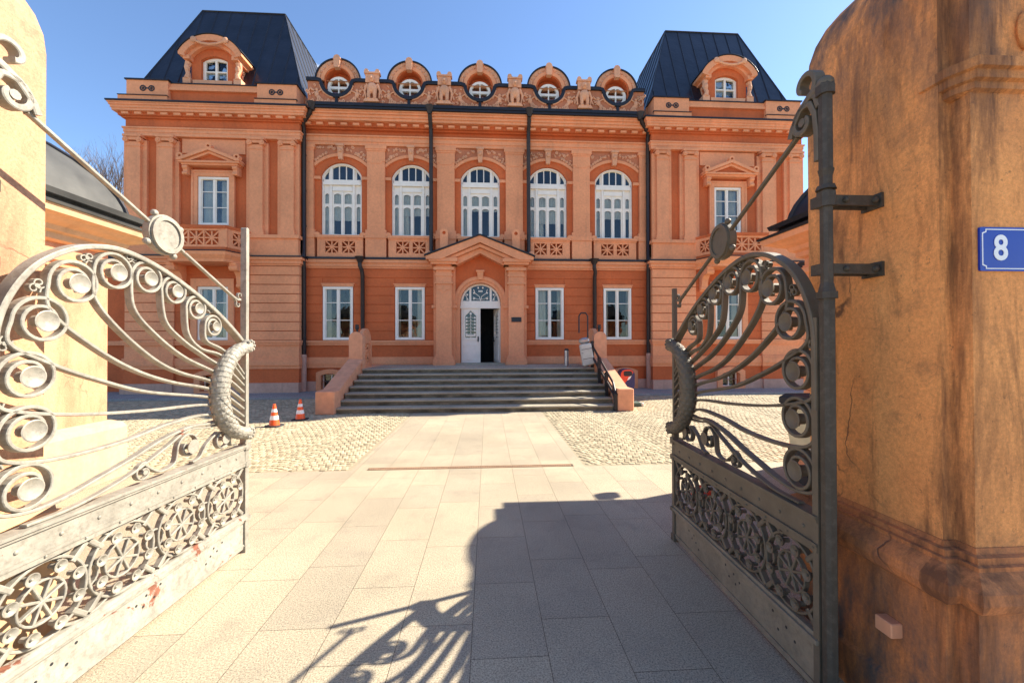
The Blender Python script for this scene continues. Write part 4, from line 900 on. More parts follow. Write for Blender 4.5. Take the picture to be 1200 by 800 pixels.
def door_leaf(side):
    hx = side*0.67; w = 0.655; L = MB()
    o = lambda x: -side*x   # local x from hinge towards centre
    lp = [(0.14, 1.86), (w-0.14, 1.86), (w-0.14, 2.62), (w/2, 2.80), (0.14, 2.62)]
    L.shape([rect(0, w, 0.99, 2.88), lp], 0, 0.05)
    L.shape([rect(0.08, w-0.08, 1.78, 2.85), [(0.12, 1.84), (w-0.12, 1.84), (w-0.12, 2.64), (w/2, 2.825), (0.12, 2.64)]], -0.018, 0.0)
    L.shape([rect(0.10, w-0.10, 1.08, 1.62), rect(0.14, w-0.14, 1.12, 1.58)], -0.018, 0.0); L.shape([rect(0.17, w-0.17, 1.18, 1.52)], -0.012, 0.0)
    L.box(w-0.03, w+0.01, -0.03, 0.05, 0.99, 2.88) if side < 0 else None
    G = MB()
    for k in range(6):
        z = 1.98+0.115*k
        for x in (0.185, w-0.185): G.cyl((x, 0.0, z), (x, 0.02, z), 0.034, None, 10)
        G.tube([(0.185, 0.02, z), (w/2-0.04, 0.02, z+0.0), (w/2, 0.02, z+0.06), (w/2+0.04, 0.02, z), (w-0.185, 0.02, z)], 0.007, 5)
    G.cyl((w/2, 0, 2.70), (w/2, 0.02, 2.70), 0.04, None, 10); G.box(w/2-0.008, w/2+0.008, 0.01, 0.03, 1.86, 2.75)
    for x in (0.2, w/2-0.05, w/2+0.05, w-0.2): G.cyl((x, 0, 1.93), (x, 0.02, 1.93), 0.03, None, 10)
    G.box(0.16, w-0.16, 0.005, 0.025, 1.90, 1.96)
    P = MB().box(0.12, w-0.12, 0.035, 0.04, 1.85, 2.8)
    Hd = MB().box(w-0.09, w-0.05, -0.05, 0.0, 1.72, 1.9)
    ang = 0 if side < 0 else R_(72)
    def mp(p):
        x, y, z = p; xl = x*math.cos(ang)+y*0*1; 
        # rotate about hinge: centre-ward direction turns towards +Y
        dx = x*math.cos(ang)+y*math.sin(ang)*1; dy = x*math.sin(ang)-0*1+ y*math.cos(ang)
        dx = x*math.cos(ang)-y*math.sin(ang)*(-1); dy = x*math.sin(ang)+y*math.cos(ang)
        if side > 0: dx = x*math.cos(ang)-(y)*math.sin(ang)
        return (hx+o(dx), yd+0.01+dy, z)
    for q in (L, G, P, Hd): q.map(mp)
    d = L.build('door', 'white_paint', H); G.build('grille', 'white_paint', d); P.build('pane', 'window_glass', d); Hd.build('handle', 'black_metal', d)
door_leaf(-1); door_leaf(1)
MB().box(-0.85, 0.85, M-0.30, M+0.3, 0.90, 0.985).build('threshold', 'step_granite', H)
MB().box(1.05, 1.39, M-0.53, M-0.50, 2.38, 2.54).build('name_plaque', 'black_metal', H)

# --- downpipes
def pipe(pts, r=0.055, name='downpipe', mat='pipe_metal'):
    mb = MB(); mb.tube(pts, r, 10)
    return mb
for q in (-1, 1):
    mb = pipe([(q*5.55, M-0.55, 9.45), (q*5.62, M-0.5, 9.3), (q*5.9, M-0.35, 9.05), (q*5.93, M-0.22, 8.9), (q*5.93, M-0.2, 4.75), (q*5.90, M-0.3, 4.6), (q*5.90, M-0.3, 4.45), (q*5.93, M-0.2, 4.2), (q*5.93, M-0.18, 1.25)], 0.072)
    mb.cyl((q*5.52, M-0.56, 9.36), (q*5.52, M-0.56, 9.60), 0.07, 0.16, 12)
    for z in (2.2, 3.4, 5.6, 6.8, 8.0): mb.cyl((q*5.93, M-0.2, z), (q*5.93, M-0.2, z+0.05), 0.078, None, 10)
    p = mb.build('downpipe', 'pipe_metal', H, True)
    mb = MB(); mb.cyl((q*5.93, M-0.2, 0.06), (q*5.93, M-0.2, 1.22), 0.09, 0.09, 12); mb.cyl((q*5.93, M-0.2, 1.22), (q*5.93, M-0.2, 1.3), 0.1, 0.08, 12); mb.build('pipe_sleeve', 'plinth', p, True)
    mb = pipe([(q*1.68, M-0.52, 9.40), (q*1.68, M-0.45, 9.25), (q*1.68, M-0.3, 9.05), (q*1.68, M-0.22, 8.9), (q*1.68, M-0.20, 4.55)], 0.068)
    mb.cyl((q*1.68, M-0.56, 9.34), (q*1.68, M-0.56, 9.60), 0.06, 0.17, 12)
    for z in (5.4, 6.6, 7.8): mb.cyl((q*1.68, M-0.2, z), (q*1.68, M-0.2, z+0.05), 0.07, None, 10)
    mb.build('downpipe', 'pipe_metal', H, True)
    xx = -4.07 if q < 0 else 3.98
    mb = pipe([(xx, M-0.24, 4.42), (xx, M-0.24, 4.3), (xx+0.05, M-0.2, 4.15), (xx+0.05+0.0, M-0.10, 3.98), (xx+0.05, M-0.09, 1.0)], 0.066)
    mb.cyl((xx, M-0.24, 4.38), (xx, M-0.24, 4.60), 0.06, 0.17, 12); mb.build('downpipe', 'pipe_metal', H, True)

# ------------------------------------------------------------------ stairs
S = empty('entrance_stairs', (0, 10.8, 0), 'broad flight of seven worn grey stone steps up to the front door', 'stairs')
for k in range(7):
    y = 9.82+0.347*k; z = 0.133*(k+1); xw = 3.46
    back = 14.3 if k == 6 else y+0.5
    t = MB().bbox(-3.33, 3.39, y-0.03, back, z-0.045, z, 0.012).build('tread', 'step_granite', S)
    jm = MB(); xj = -3.33+0.9+0.5*((k*3) % 4)*0.45
    while xj < 3.2: jm.box(xj, xj+0.006, y-0.032, y+0.32, z-0.043, z+0.0015); xj += 1.55
    jm.build('joint', 'joint_sand', t)
    MB().box(-3.32, 3.38, y, y+0.4 if k < 6 else 14.28, z-0.133+0.0005, z-0.0455).build('riser', 'step_riser', t)
for q in (-1, 1):
    xa, xb = (-3.70, -3.32) if q < 0 else (3.40, 3.74)
    mb = MB(); side = [(9.75, 0), (9.75, 0.36), (10.15, 0.40), (12.0, 1.16), (12.0, 0)]
    side = [(10.1, 0), (10.1, 0.42), (11.95, 1.12), (11.95, 0)]
    vs = [(xa+0.04, a, b) for a, b in side]+[(xb-0.04, a, b) for a, b in side]; n = 4
    mb.add(vs, [(3, 2, 1, 0), (4, 5, 6, 7)]+[(i, (i+1) % n, n+(i+1) % n, n+i) for i in range(n)])
    # sloping coping
    cop = [(10.05, 0.44), (10.05, 0.52), (11.95, 1.22), (11.95, 1.12)]
    vs = [(xa-0.01, a, b) for a, b in cop]+[(xb+0.01, a, b) for a, b in cop]
    mb.add(vs, [(3, 2, 1, 0), (4, 5, 6, 7)]+[(i, (i+1) % n, n+(i+1) % n, n+i) for i in range(n)])
    mb.bbox(xa-0.03, xb+0.03, 9.70, 10.12, 0, 0.54, 0.02)
    mb.build('cheek_wall', 'block_orange', S)
    cx = (xa+xb)/2
    mb = MB(); mb.shape([[(cx-0.19, 0.9), (cx+0.19, 0.9), (cx+0.19, 1.80)]+arc(cx, 1.80, 0.19, 0, 180, 14)], 11.92, 12.2); mb.bbox(xa-0.02, xb+0.02, 11.9, 14.2, 0, 0.95, 0.02); p = mb.build('newel_pillar', 'block_orange', S, True)
    mb = MB(); mb.cyl((cx, 12.06, 1.99), (cx, 12.06, 2.06), 0.03); mb.ball((cx, 12.05, 2.10), 0.06, 8, 6); mb.box(cx-0.035, cx+0.035, 12.0, 12.1, 2.12, 2.2); mb.build('spotlight', 'black_metal', p)
    sd = MB(); hole = [rect(12.52, 12.78, 1.05, 1.30), rect(12.52, 12.78, 1.36, 1.62)]
    sd.shape([[(12.3, 0.95), (13.3, 0.95), (13.3, 1.62)]+arc(12.8, 1.62, 0.5, 0, 180, 14)[1:-1]+[(12.3, 1.62)], rect(12.48, 13.12, 1.08, 1.66)], -0.06, 0.06)
    for zz in (1.22, 1.52):
        star(sd, 12.64, zz, 0.155, -0.04, 0.04, 0.035); star(sd, 12.96, zz, 0.155, -0.04, 0.04, 0.035)
    for xx in (12.45, 13.16): sd.shape([[(xx-0.06, 0.95), (xx+0.06, 0.95), (xx+0.06, 1.7)]+arc(xx, 1.7, 0.06, 0, 180, 8)], -0.09, 0.09)
    sd.map(lambda p: (cx+p[1], p[0], p[2])); sd.build('side_balustrade', 'plaster_light', S)

# stair lift
Lf = empty('stair_lift', (3.25, 11, 0), 'folded beige wheelchair platform lift on its dark rail beside the steps', 'stair lift')
mb = MB()
for dz in (0.0, 0.32):
    mb.tube([(3.33, 9.72, 0.42+dz*0.55-0.2), (3.33, 9.95, 0.42+dz*0.8), (3.33, 12.0, 1.28+dz), (3.33, 12.9, 1.28+dz)], 0.032, 8)
mb.build('rail', 'pipe_metal', Lf)
for y, z, h in ((9.75, 0.0, 0.42), (10.5, 0.27, 0.62), (11.2, 0.54, 0.72), (11.95, 0.93, 0.78), (12.6, 0.93, 0.75)): MB().box(3.29, 3.37, y-0.04, y+0.04, z, z+h).build('post', 'black_metal', Lf)
mb = MB().bbox(-0.17, 0.17, -0.08, 0.08, 0, 0.64, 0.03); rot = Matrix.Rotation(R_(-10), 3, 'Y')
mb.map(lambda p: tuple(Vector((3.2, 11.85, 1.0))+rot @ Vector(p))); mb.build('platform', 'beige_panel', Lf)
mb = MB().bbox(-0.15, 0.15, -0.08, 0.11, 0.65, 0.82, 0.05); mb.map(lambda p: tuple(Vector((3.2, 11.87, 1.0))+rot @ Vector(p))); mb.build('control_box', 'steel', Lf)
mb = MB(); mb.box(2.965, 3.02, 11.73, 11.755, 1.35, 1.36)
for zz in (0.25, 0.6): 
    q = MB().box(-0.15, 0.15, -0.086, -0.08, zz*0.8, zz*0.8+0.012); q.map(lambda p: tuple(Vector((3.2, 11.85, 1.0))+rot @ Vector(p))); mb.add(q.v, q.f)
mb.build('trim', 'black_metal', Lf)
mb = MB(); mb.tube([(2.94, 11.95, 1.95), (2.94, 11.95, 2.45), (3.0, 11.95, 2.54), (3.14, 11.95, 2.54), (3.2, 11.95, 2.45), (3.2, 11.95, 1.6)], 0.022, 8); mb.build('barrier_arm', 'black_metal', Lf)
b = empty('ash_bin', (2.75, 12.9, 0.93), 'slim steel cylinder ash bin standing on the landing beside the stair lift', 'bin')
MB().cyl((2.75, 12.9, 0.935), (2.75, 12.9, 1.42), 0.07, None, 14).build('body', 'steel', b, True); MB().cyl((2.75, 12.9, 1.42), (2.75, 12.9, 1.48), 0.08, 0.05, 14).build('lid', 'black_metal', b, True)
# litter bin on post
b = empty('litter_bin', (4.15, 11.4, 0), 'oval red and dark blue litter bin on a thin post by the steps', 'litter bin')
cxb, cyb, czb = 4.15, 11.4, 0.62
def rrect(cx, cz, w, h, r, n=6):
    out = []
    for sx, sz, a in ((1, -1, -90), (1, 1, 0), (-1, 1, 90), (-1, -1, 180)): out += arc(cx+sx*(w-r), cz+sz*(h-r), r, a, a+90, n)
    return out
MB().shape([rrect(cxb, czb, 0.21, 0.30, 0.17)], cyb-0.14, cyb+0.14).build('body', 'blue_plastic', b, True)
up_ = [p for p in rrect(cxb, czb, 0.195, 0.285, 0.16) if p[1]-czb > (p[0]-cxb)*1.1-0.03]
MB().shape([up_], cyb-0.15, cyb-0.13).build('red_panel', 'red_plastic', b)
mb = MB(); mb.shape([rrect(cxb+0.01, czb+0.17, 0.12, 0.07, 0.05)], cyb-0.158, cyb-0.14); mb.build('mouth', 'black_metal', b)
mb = MB(); mb.shape([[(cxb-0.01, czb-0.02), (cxb+0.06, czb+0.02), (cxb+0.12, czb+0.12), (cxb+0.03, czb+0.07)]], cyb-0.156, cyb-0.149); mb.build('emblem', 'cone_white', b)
MB().cyl((cxb+0.06, cyb+0.05, 0), (cxb+0.06, cyb+0.05, 0.4), 0.025).build('post', 'steel', b, True)
b = empty('rubber_block', (3.95, 10.55, 0), 'low dark green block lying at the foot of the stair lift rail', 'block')
MB().bbox(3.72, 4.2, 10.35, 10.65, 0, 0.11, 0.02).build('slab', 'dull_green', b); MB().bbox(4.2, 4.28, 10.36, 10.64, 0, 0.10, 0.02).build('end_cap', 'beige_panel', b)
# traffic cones
def cone(x, y, label):
    e = empty('traffic_cone', (x, y, 0), label, 'traffic cone', 'traffic cones on the cobbles')
    def prof(z): return 0.115+(0.026-0.115)*(z/0.48)
    def frus(z0, z1, name, mat, off=0.0): MB().cyl((x, y, z0+0.03), (x, y, z1+0.03), prof(z0)+off, prof(z1)+off, 20, True).build(name, mat, e, True)
    MB().loft([([(x+dx, y+dy) for dx, dy in ((-.17, -.12), (-.12, -.17), (.12, -.17), (.17, -.12), (.17, .12), (.12, .17), (-.12, .17), (-.17, .12))], 0.002), ([(x+dx*.95, y+dy*.95) for dx, dy in ((-.17, -.12), (-.12, -.17), (.12, -.17), (.17, -.12), (.17, .12), (.12, .17), (-.12, .17), (-.17, .12))], 0.035)]).build('base', 'rubber', e)
    MB().cyl((x, y, 0.03), (x, y, 0.51), prof(0), prof(0.48), 20).build('body', 'orange_plastic', e, True)
    frus(0.13, 0.22, 'reflective_band', 'cone_white', 0.003); frus(0.30, 0.37, 'reflective_band', 'cone_white', 0.003); e.scale = (0.87, 0.87, 0.87)
cone(-3.98, 8.40, 'orange and white traffic cone on the cobbles, the one nearer the gate')
cone(-3.79, 9.10, 'orange and white traffic cone on the cobbles, the one nearer the steps')

# ------------------------------------------------------------------ gatehouses
def gatehouse(s, xin, label):
    G = empty('gatehouse', (s*6.2, 3.6, 0), label, 'gatehouse', 'gatehouses behind the gate piers')
    yA, yB = 2.5, (5.3 if s < 0 else 5.1); xo = 8.0
    def P(o, oy=None):
        oy = o if oy is None else oy
        pts = [(xin-o, yA-oy), (xo+o, yA-oy), (xo+o, yB+oy), (xin-o, yB+oy)]; return [(s*a, b) for a, b in pts]
    lower = 'yellow_plaster' if s < 0 else 'plaster_light'
    MB().loft([(P(0.13), 0), (P(0.13), 0.60), (P(0.10), 0.66), (P(0.02), 0.70)]).build('plinth', lower, G)
    MB().loft([(P(0.0), 0.70), (P(0.0), 2.72)]).build('wall', 'pier_plaster_clean' if s < 0 else 'plaster_light', G)
    if s > 0:
        mb = MB()
        for k in range(7):
            z = 0.75+0.27*k; mb.box(s*xin-0.03 if s > 0 else s*xin, s*xin+0.01 if s > 0 else s*xin+0.03, yA, yB, z, z+0.25)
        mb.build('rustication', 'plaster_light', G)
    MB().loft([(P(0.04), 2.46), (P(0.04), 2.50), (P(0.08), 2.52), (P(0.08), 2.58), (P(0.03), 2.60)]).build('string_course', 'plaster_light', G)
    MB().loft([(P(0.03), 2.72), (P(0.07), 2.74), (P(0.07), 2.80), (P(0.12), 2.82), (P(0.14), 2.87), (P(0.22), 2.90), (P(0.27), 2.93), (P(0.34), 2.95), (P(0.36), 3.02)]).build('cornice', 'yellow_plaster' if s < 0 else 'plaster_light', G)
    MB().loft([(P(0.38), 3.021), (P(0.39), 3.05), (P(0.22), 3.08), (P(0.20), 3.14), (P(0.28), 3.145), (P(0.30), 3.20), (P(0.16), 3.22)]).build('gutter', 'flashing' if s > 0 else 'roof_grey', G)
    prof = [(0.12, 3.22), (0.10, 3.32), (0.06, 3.43), (0.0, 3.54), (-0.08, 3.65), (-0.2, 3.78), (-0.34, 3.89), (-0.52, 3.99), (-0.75, 4.08), (-1.1, 4.16)]
    r = MB().loft([(P(o), z) for o, z in prof]).build('roof', 'flashing' if s > 0 else 'roof_grey', G, True)
    mb = MB()
    for k in range(4):
        pts = [Vector((P(o)[k][0], P(o)[k][1], z)) for o, z in prof]; MB().tube(pts, 0.03, 6).build('ridge_cap', 'flashing', r)
    for y in (3.0, 3.7, 4.4):
        pts = [(s*(xin-o), y, z+0.004) for o, z in prof]; MB().tube(pts, 0.012, 4).build('roof_seam', 'flashing', r)
    return G
gatehouse(-1, 4.40, 'low orange gatehouse with curved grey roof behind the left gate leaf, in the sun')
gatehouse(1, 4.38, 'low orange gatehouse with dark roof, behind the right gate pier')
# boundary walls linking piers to gatehouses
for s, lab in ((-1, 'orange wall joining the left gate pier to its gatehouse'), (1, 'orange wall joining the right gate pier to its gatehouse')):
    w = MB(); w.bbox(*sorted((s*2.9, s*6.5)), 1.75, 2.05, 0, 2.1, 0.02); 
    e = empty('boundary_wall', (s*3.8, 1.9, 0), lab, 'wall', 'walls beside the gate'); w.build('wall', 'pier_plaster', e)
    MB().bbox(*sorted((s*2.9, s*6.5)), 1.70, 2.10, 2.1, 2.18, 0.02).build('coping', 'pier_base', e)
# lantern on the far wall of right gatehouse (its shadow falls on the paving)
e = empty('wall_lantern', (4.5, 5.3, 2.6), 'small square lantern on an arm at the far corner of the right gatehouse', 'lantern')
mb = MB(); mb.cyl((4.66, 5.10, 2.60), (4.66, 5.38, 2.66), 0.015); mb.build('arm', 'black_metal', e); MB().bbox(4.59, 4.74, 5.36, 5.52, 2.60, 2.75, 0.02).build('housing', 'black_metal', e)

# ------------------------------------------------------------------ piers
def offset_poly(pts, o):
    n = len(pts); out = []
    for i in range(n):
        p0 = Vector(pts[i-1]); p1 = Vector(pts[i]); p2 = Vector(pts[(i+1) % n])
        d1 = (p1-p0).normalized(); d2 = (p2-p1).normalized(); n1 = Vector((d1.y, -d1.x)); n2 = Vector((d2.y, -d2.x))
        b = (n1+n2); k = b.length_squared
        q = p1+b*(2*o/k) if k > 1e-6 else p1+n1*o
        out.append((q.x, q.y))
    return out
def pier(s, xi, label, body_mat, base_mat):
    E_ = empty('gate_pier', (s*(xi+0.5), 1.75, 0), label, 'gate pier', 'gate piers')
    # plan, counter-clockwise for s=+1 ; notch at the front inner corner
    pl = [(xi, 2.12), (xi, 1.475), (xi+0.05, 1.475), (xi+0.05, 1.41), (xi+1.0, 1.41), (xi+1.0, 2.12)]
    def rg(o, z): return ([(s*a, b) for a, b in offset_poly(pl, o)], z)
    rings = [rg(0, 0.84), rg(0, 3.02)]
    for k in range(1, 8):
        t = k/7*math.pi/2; sc = 0.34*(1-math.cos(t)); z = 3.02+0.42*math.sin(t)
        pts = [(s*max(min(a+ (sc if a < xi+0.5 else -sc), xi+0.97), xi), min(max(b+(sc*0.55 if b < 1.7 else -sc*0.55), 1.41), 2.12)) for a, b in pl]
        rings.append((pts, z))
    o = MB().loft(rings).build('pier_body', body_mat, E_)
    mb = MB().loft([rg(0.055, 0.0), rg(0.055, 0.18), rg(0.035, 0.20), rg(0.035, 0.64), rg(0.058, 0.642), rg(0.088, 0.665), rg(0.102, 0.70), rg(0.096, 0.735), rg(0.070, 0.765), rg(0.045, 0.785), rg(0.045, 0.80), rg(0.030, 0.803), rg(0.028, 0.825), rg(0.010, 0.83), rg(0.004, 0.85)])
    mb.build('pier_base', base_mat, E_)
    # capital mouldings on the front
    pf = [(xi+0.03, 1.50), (xi+0.03, 1.45), (xi+0.055, 1.405), (xi+1.01, 1.405), (xi+1.01, 1.60)]
    def rf(o, z): return ([(s*a, b) for a, b in offset_poly(pf, o)], z)
    MB().loft([rf(-0.01, 2.53), rf(0.012, 2.54), rf(0.012, 2.565), rf(0.028, 2.57), rf(0.028, 2.60), rf(0.042, 2.605), rf(0.042, 2.64), rf(0.01, 2.65)]).build('capital_moulding', body_mat, E_)
    mb = MB()
    for k, (ax, az, rr) in enumerate(((0.36, 2.86, 0.10), (0.52, 2.9, 0.09), (0.7, 2.86, 0.10))):
        mb.tube([(s*(xi+u), 1.40, v) for u, v in spiral(ax, az, rr, 0.02, 200+60*k, 200+60*k+500, 22)], 0.028, 7)
    for ax, az, sc in ((0.27, 2.77, 1.0), (0.45, 2.80, 0.8), (0.62, 2.78, 0.9)): mb.ball((s*(xi+ax), 1.40, az), 0.05*sc, 10, 8, (0.8, 0.6, 1.5))
    mb.build('carved_relief', body_mat, E_, True)
    return E_
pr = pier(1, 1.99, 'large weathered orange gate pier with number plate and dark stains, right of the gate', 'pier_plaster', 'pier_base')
pl_ = pier(-1, 1.90, 'sunlit pale orange gate pier at the left edge of the gateway', 'pier_plaster_clean', 'yellow_plaster')
def brackets(s, xi, xp, yp, E_):
    for z in (1.932, 2.235):
        mb = MB(); a, b = sorted((s*(xp-0.035), s*(xi+0.02)))
        mb.box(a, b, yp-0.035, yp-0.022, z-0.022, z+0.022); mb.box(a, b, yp+0.022, yp+0.035, z-0.022, z+0.022)
        c0, c1 = sorted((s*(xp-0.045), s*(xp-0.028))); mb.box(c0, c1, yp-0.035, yp+0.035, z-0.024, z+0.024)
        for xq in (xp+0.06, xi-0.03): mb.ball((s*xq, yp-0.038, z), 0.014, 8, 6)
        for xq in (xi-0.012,): 
            q0, q1 = sorted((s*(xq), s*(xi+0.015))); mb.box(q0, q1, yp-0.05, yp+0.05, z-0.032, z+0.032)
        mb.build('hinge_bracket', 'gate_iron', E_)
brackets(1, 1.99, 1.765, 1.745, pr); brackets(-1, 1.90, 1.72, 1.70, pl_)
# number plate
e = empty('number_plate', (2.22, 1.42, 1.95), 'blue enamel house number plate reading 8 on the right gate pier', 'number plate')
px0, px1, pz0, pz1 = 2.062, 2.335, 1.868, 2.030; yb = 1.41
MB().shape([rrect((px0+px1)/2, (pz0+pz1)/2, (px1-px0)/2, (pz1-pz0)/2, 0.006)], yb-0.008, yb-0.001).build('plate', 'plate_blue', e)
def rrc(i): 
    c = 0.014; x0, x1, z0, z1 = px0+i, px1-i, pz0+i, pz1-i
    return [(x0+c, z0), (x1-c, z0), (x1-c, z0+c*0.6), (x1, z0+c), (x1, z1-c), (x1-c, z1-c*0.6), (x1-c, z1), (x0+c, z1), (x0+c, z1-c*0.6), (x0, z1-c), (x0, z0+c), (x0+c, z0+c*0.6)]
mb = MB().shape([rrc(0.007), rrc(0.0105)], yb-0.0095, yb-0.0075); mb.build('border', 'plate_white', e)
fc = bpy.data.curves.new('digit', 'FONT'); fc.body = '8'; fc.size = 0.128; fc.extrude = 0.0008; fc.offset = 0.0028; fc.align_x = 'CENTER'; fc.align_y = 'CENTER'
fo = bpy.data.objects.new('tmpf', fc); me = bpy.data.meshes.new_from_object(fo); bpy.data.objects.remove(fo)
mb = MB(); mb.add([((px0+px1)/2-0.056+v.co.x*0.9, yb-0.0095-v.co.z, (pz0+pz1)/2-0.0+v.co.y) for v in me.vertices], [tuple(p.vertices) for p in me.polygons]); mb.build('digit', 'plate_white', e)
e = empty('junction_box', (1.93, 1.6, 0.4), 'small plain orange box fixed low on the base of the right gate pier', 'box')
MB().bbox(1.905, 1.957, 1.60, 1.675, 0.385, 0.445, 0.004).build('cover', 'block_orange', e)

# ------------------------------------------------------------------ gate leaves
def gate(s, xf, yf_, xh, yh, spike_top, label, mainmat, ironmat, skirtmat, cap_round=False):
    """local (u, n, v): u from free end to hinge, n towards the opening, v up"""
    E_ = empty('gate_leaf', (xh, yh, 0), label, 'gate', 'wrought iron gate leaves')
    F = Vector((xf, yf_, 0)); Hh = Vector((xh, yh, 0)); U = (Hh-F); Lr = U.length; U.normalize()
    Nn = Vector((-s, 0, 0)); Nn = (Nn-U*Nn.dot(U)).normalized(); k = Lr/1.55
    def W(p): q = F+U*(p[0]*k)+Nn*p[1]; return (q.x, q.y, p[2])
    def B(mb, name, mat, par=None, sm=False): mb.map(W); return mb.build(name, mat, par or E_, sm)
    # stile at the free end
    mb = MB(); mb.box(-0.018, 0.022, -0.022, 0.022, 0.0, 0.90)
    if cap_round: mb.shape([[(-0.016, 0.9), (0.018, 0.9), (0.018, spike_top-0.03)]+arc(0.001, spike_top-0.03, 0.017, 0, 180, 8)+[(-0.016, spike_top-0.03)]], -0.022, 0.022)
    else: mb.box(-0.014, 0.016, -0.016, 0.016, 0.9, spike_top)
    mb.box(-0.026, 0.03, -0.03, 0.034, 0.66, 0.70); mb.box(-0.026, 0.03, -0.03, 0.034, 0.79, 0.84); mb.box(-0.03, 0.034, -0.034, 0.034, 0.24, 0.27); mb.box(-0.028, 0.032, -0.03, 0.03, 0.0, 0.05)
    B(mb, 'stile', mainmat)
    # rail, skirt
    mb = MB()
    for z0, z1, n0, n1 in ((0.665, 0.70, -0.03, 0.03), (0.70, 0.80, -0.02, 0.02), (0.80, 0.815, -0.03, 0.03), (0.815, 0.83, -0.038, 0.038), (0.69, 0.705, -0.034, 0.034)): mb.box(0.022, 1.53, n0, n1, z0, z1)
    r = B(mb, 'top_rail', mainmat)
    mb = MB()
    for i in range(9):
        u = 0.12+0.165*i; mb.ball((u, 0.022, 0.75), 0.009, 8, 6, (1, 0.6, 1)); mb.ball((u+0.07, 0.033, 0.683), 0.006, 6, 5, (1, 0.6, 1))
    B(mb, 'rivet', mainmat, r, True)
    mb = MB()
    mb.box(0.022, 1.53, -0.008, 0.008, 0.055, 0.25); mb.box(0.022, 1.53, -0.02, 0.024, 0.235, 0.255); mb.box(0.022, 1.53, -0.034, 0.036, 0.255, 0.275); mb.box(0.022, 1.53, -0.018, 0.022, 0.275, 0.295); mb.box(0.022, 1.53, -0.014, 0.016, 0.03, 0.06)
    sk = B(mb, 'skirt', skirtmat)
    mb = MB()
    for i, (u, v) in enumerate([(0.25, .19), (.30, .155), (.33, .19), (.36, .15), (.40, .12), (0.75, .2), (.79, .15), (.84, .19), (.86, .14), (.9, .17), (1.2, .2), (1.24, .13), (1.3, .18), (1.36, .15)]):
        mb.cyl((u, 0.0075, v), (u, 0.0092, v), 0.007, None, 10)
    B(mb, 'hole', 'black_metal', sk)
    # hinge-side stile
    mb = MB(); mb.box(1.50, 1.535, -0.025, 0.025, 0.02, 1.72); B(mb, 'back_stile', mainmat)
    # hinge post
    mb = MB(); c = 1.565
    def sq(z0, z1, a, b=None): 
        b = a if b is None else b
        ch = lambda r: [(c-r, -r*0.5), (c-r*0.5, -r), (c+r*0.5, -r), (c+r, -r*0.5), (c+r, r*0.5), (c+r*0.5, r), (c-r*0.5, r), (c-r, r*0.5)]
        mb.loft([(ch(a), z0), (ch(b), z1)])
    sq(0.0, 0.10, 0.033); sq(0.10, 1.80, 0.026); sq(1.80, 1.83, 0.036); sq(1.83, 1.87, 0.03, 0.022); sq(1.87, 1.905, 0.022); sq(1.905, 2.28, 0.022); sq(2.28, 2.30, 0.036, 0.03); sq(2.205, 2.27, 0.032); sq(2.30, 2.34, 0.022); sq(2.34, 2.37, 0.022, 0.028); sq(2.37, 2.70, 0.024); sq(2.70, 2.74, 0.033); sq(2.74, 2.78, 0.033, 0.018)
    B(mb, 'hinge_post', ironmat)
    mb = MB()   # scrolls at head of post
    strap(mb, [(1.54, 2.42), (1.54, 2.55)]+[(1.53, 2.64)]+spiral(1.46, 2.635, 0.08, 0.02, 40, 400, 22)[1:], 0.026, -0.028, 0.028)
    strap(mb, [(1.55, 2.66), (1.53, 2.72)]+spiral(1.465, 2.80, 0.075, 0.02, -60, 250, 20)[::-1][::-1], 0.024, -0.026, 0.026)
    strap(mb, [(1.57, 2.74), (1.54, 2.745), (1.50, 2.735), (1.44, 2.70), (1.39, 2.64), (1.375, 2.60)], 0.03, -0.028, 0.028)
    mb.cyl((1.46, -0.03, 2.635), (1.46, 0.03, 2.635), 0.02, None, 10); mb.ball((1.565, 0, 2.75), 0.035, 10, 8)
    B(mb, 'post_scroll', mainmat)
    # strut with medallion
    P0 = Vector((1.40, 2.60)); P1 = Vector((0.13, 1.965)); dd = (P1-P0).normalized()
    mb = MB(); strap(mb, [P0, P1, (0.09, 1.95), (0.06, 1.955)], 0.017, -0.012, 0.012)
    strap(mb, [(0.06, 1.955)]+spiral(0.065, 1.985, 0.028, 0.01, -90, 200, 12), 0.008, -0.01, 0.01)
    strap(mb, [(0.12, 1.955)]+spiral(0.085, 1.915, 0.024, 0.008, 40, -260, 12), 0.008, -0.01, 0.01); st = B(mb, 'strut', mainmat)
    mc = P0.lerp(P1, 0.53); mb = MB(); n = 28
    for rr0, n0, n1 in ((0.105, -0.022, 0.022), (0.118, -0.016, 0.016)): mb.cyl((mc.x, n0, mc.y), (mc.x, n1, mc.y), rr0, None, n)
    mb.shape([arc(mc.x, mc.y, 0.108, 0, 360, n)[:-1], arc(mc.x, mc.y, 0.085, 0, 360, n)[:-1]], -0.032, 0.032)
    for a in (60, 150, 240, 330): mb.ball((mc.x+0.13*math.cos(R_(a)), 0, mc.y+0.13*math.sin(R_(a))), 0.02, 8, 6)
    B(mb, 'medallion', mainmat, None, True)
    # arch
    A = [(0.02, 1.60), (0.10, 1.675), (0.30, 1.82), (0.54, 1.955), (0.79, 2.06), (1.0, 2.105), (1.16, 2.085), (1.28, 2.03), (1.385, 1.945), (1.46, 1.83), (1.505, 1.70), (1.518, 1.55), (1.518, 1.3)]
    mb = MB(); strap(mb, [(p.x, p.y) for p in catmull(A, 6)], 0.024, -0.03, 0.03); B(mb, 'arch', mainmat)
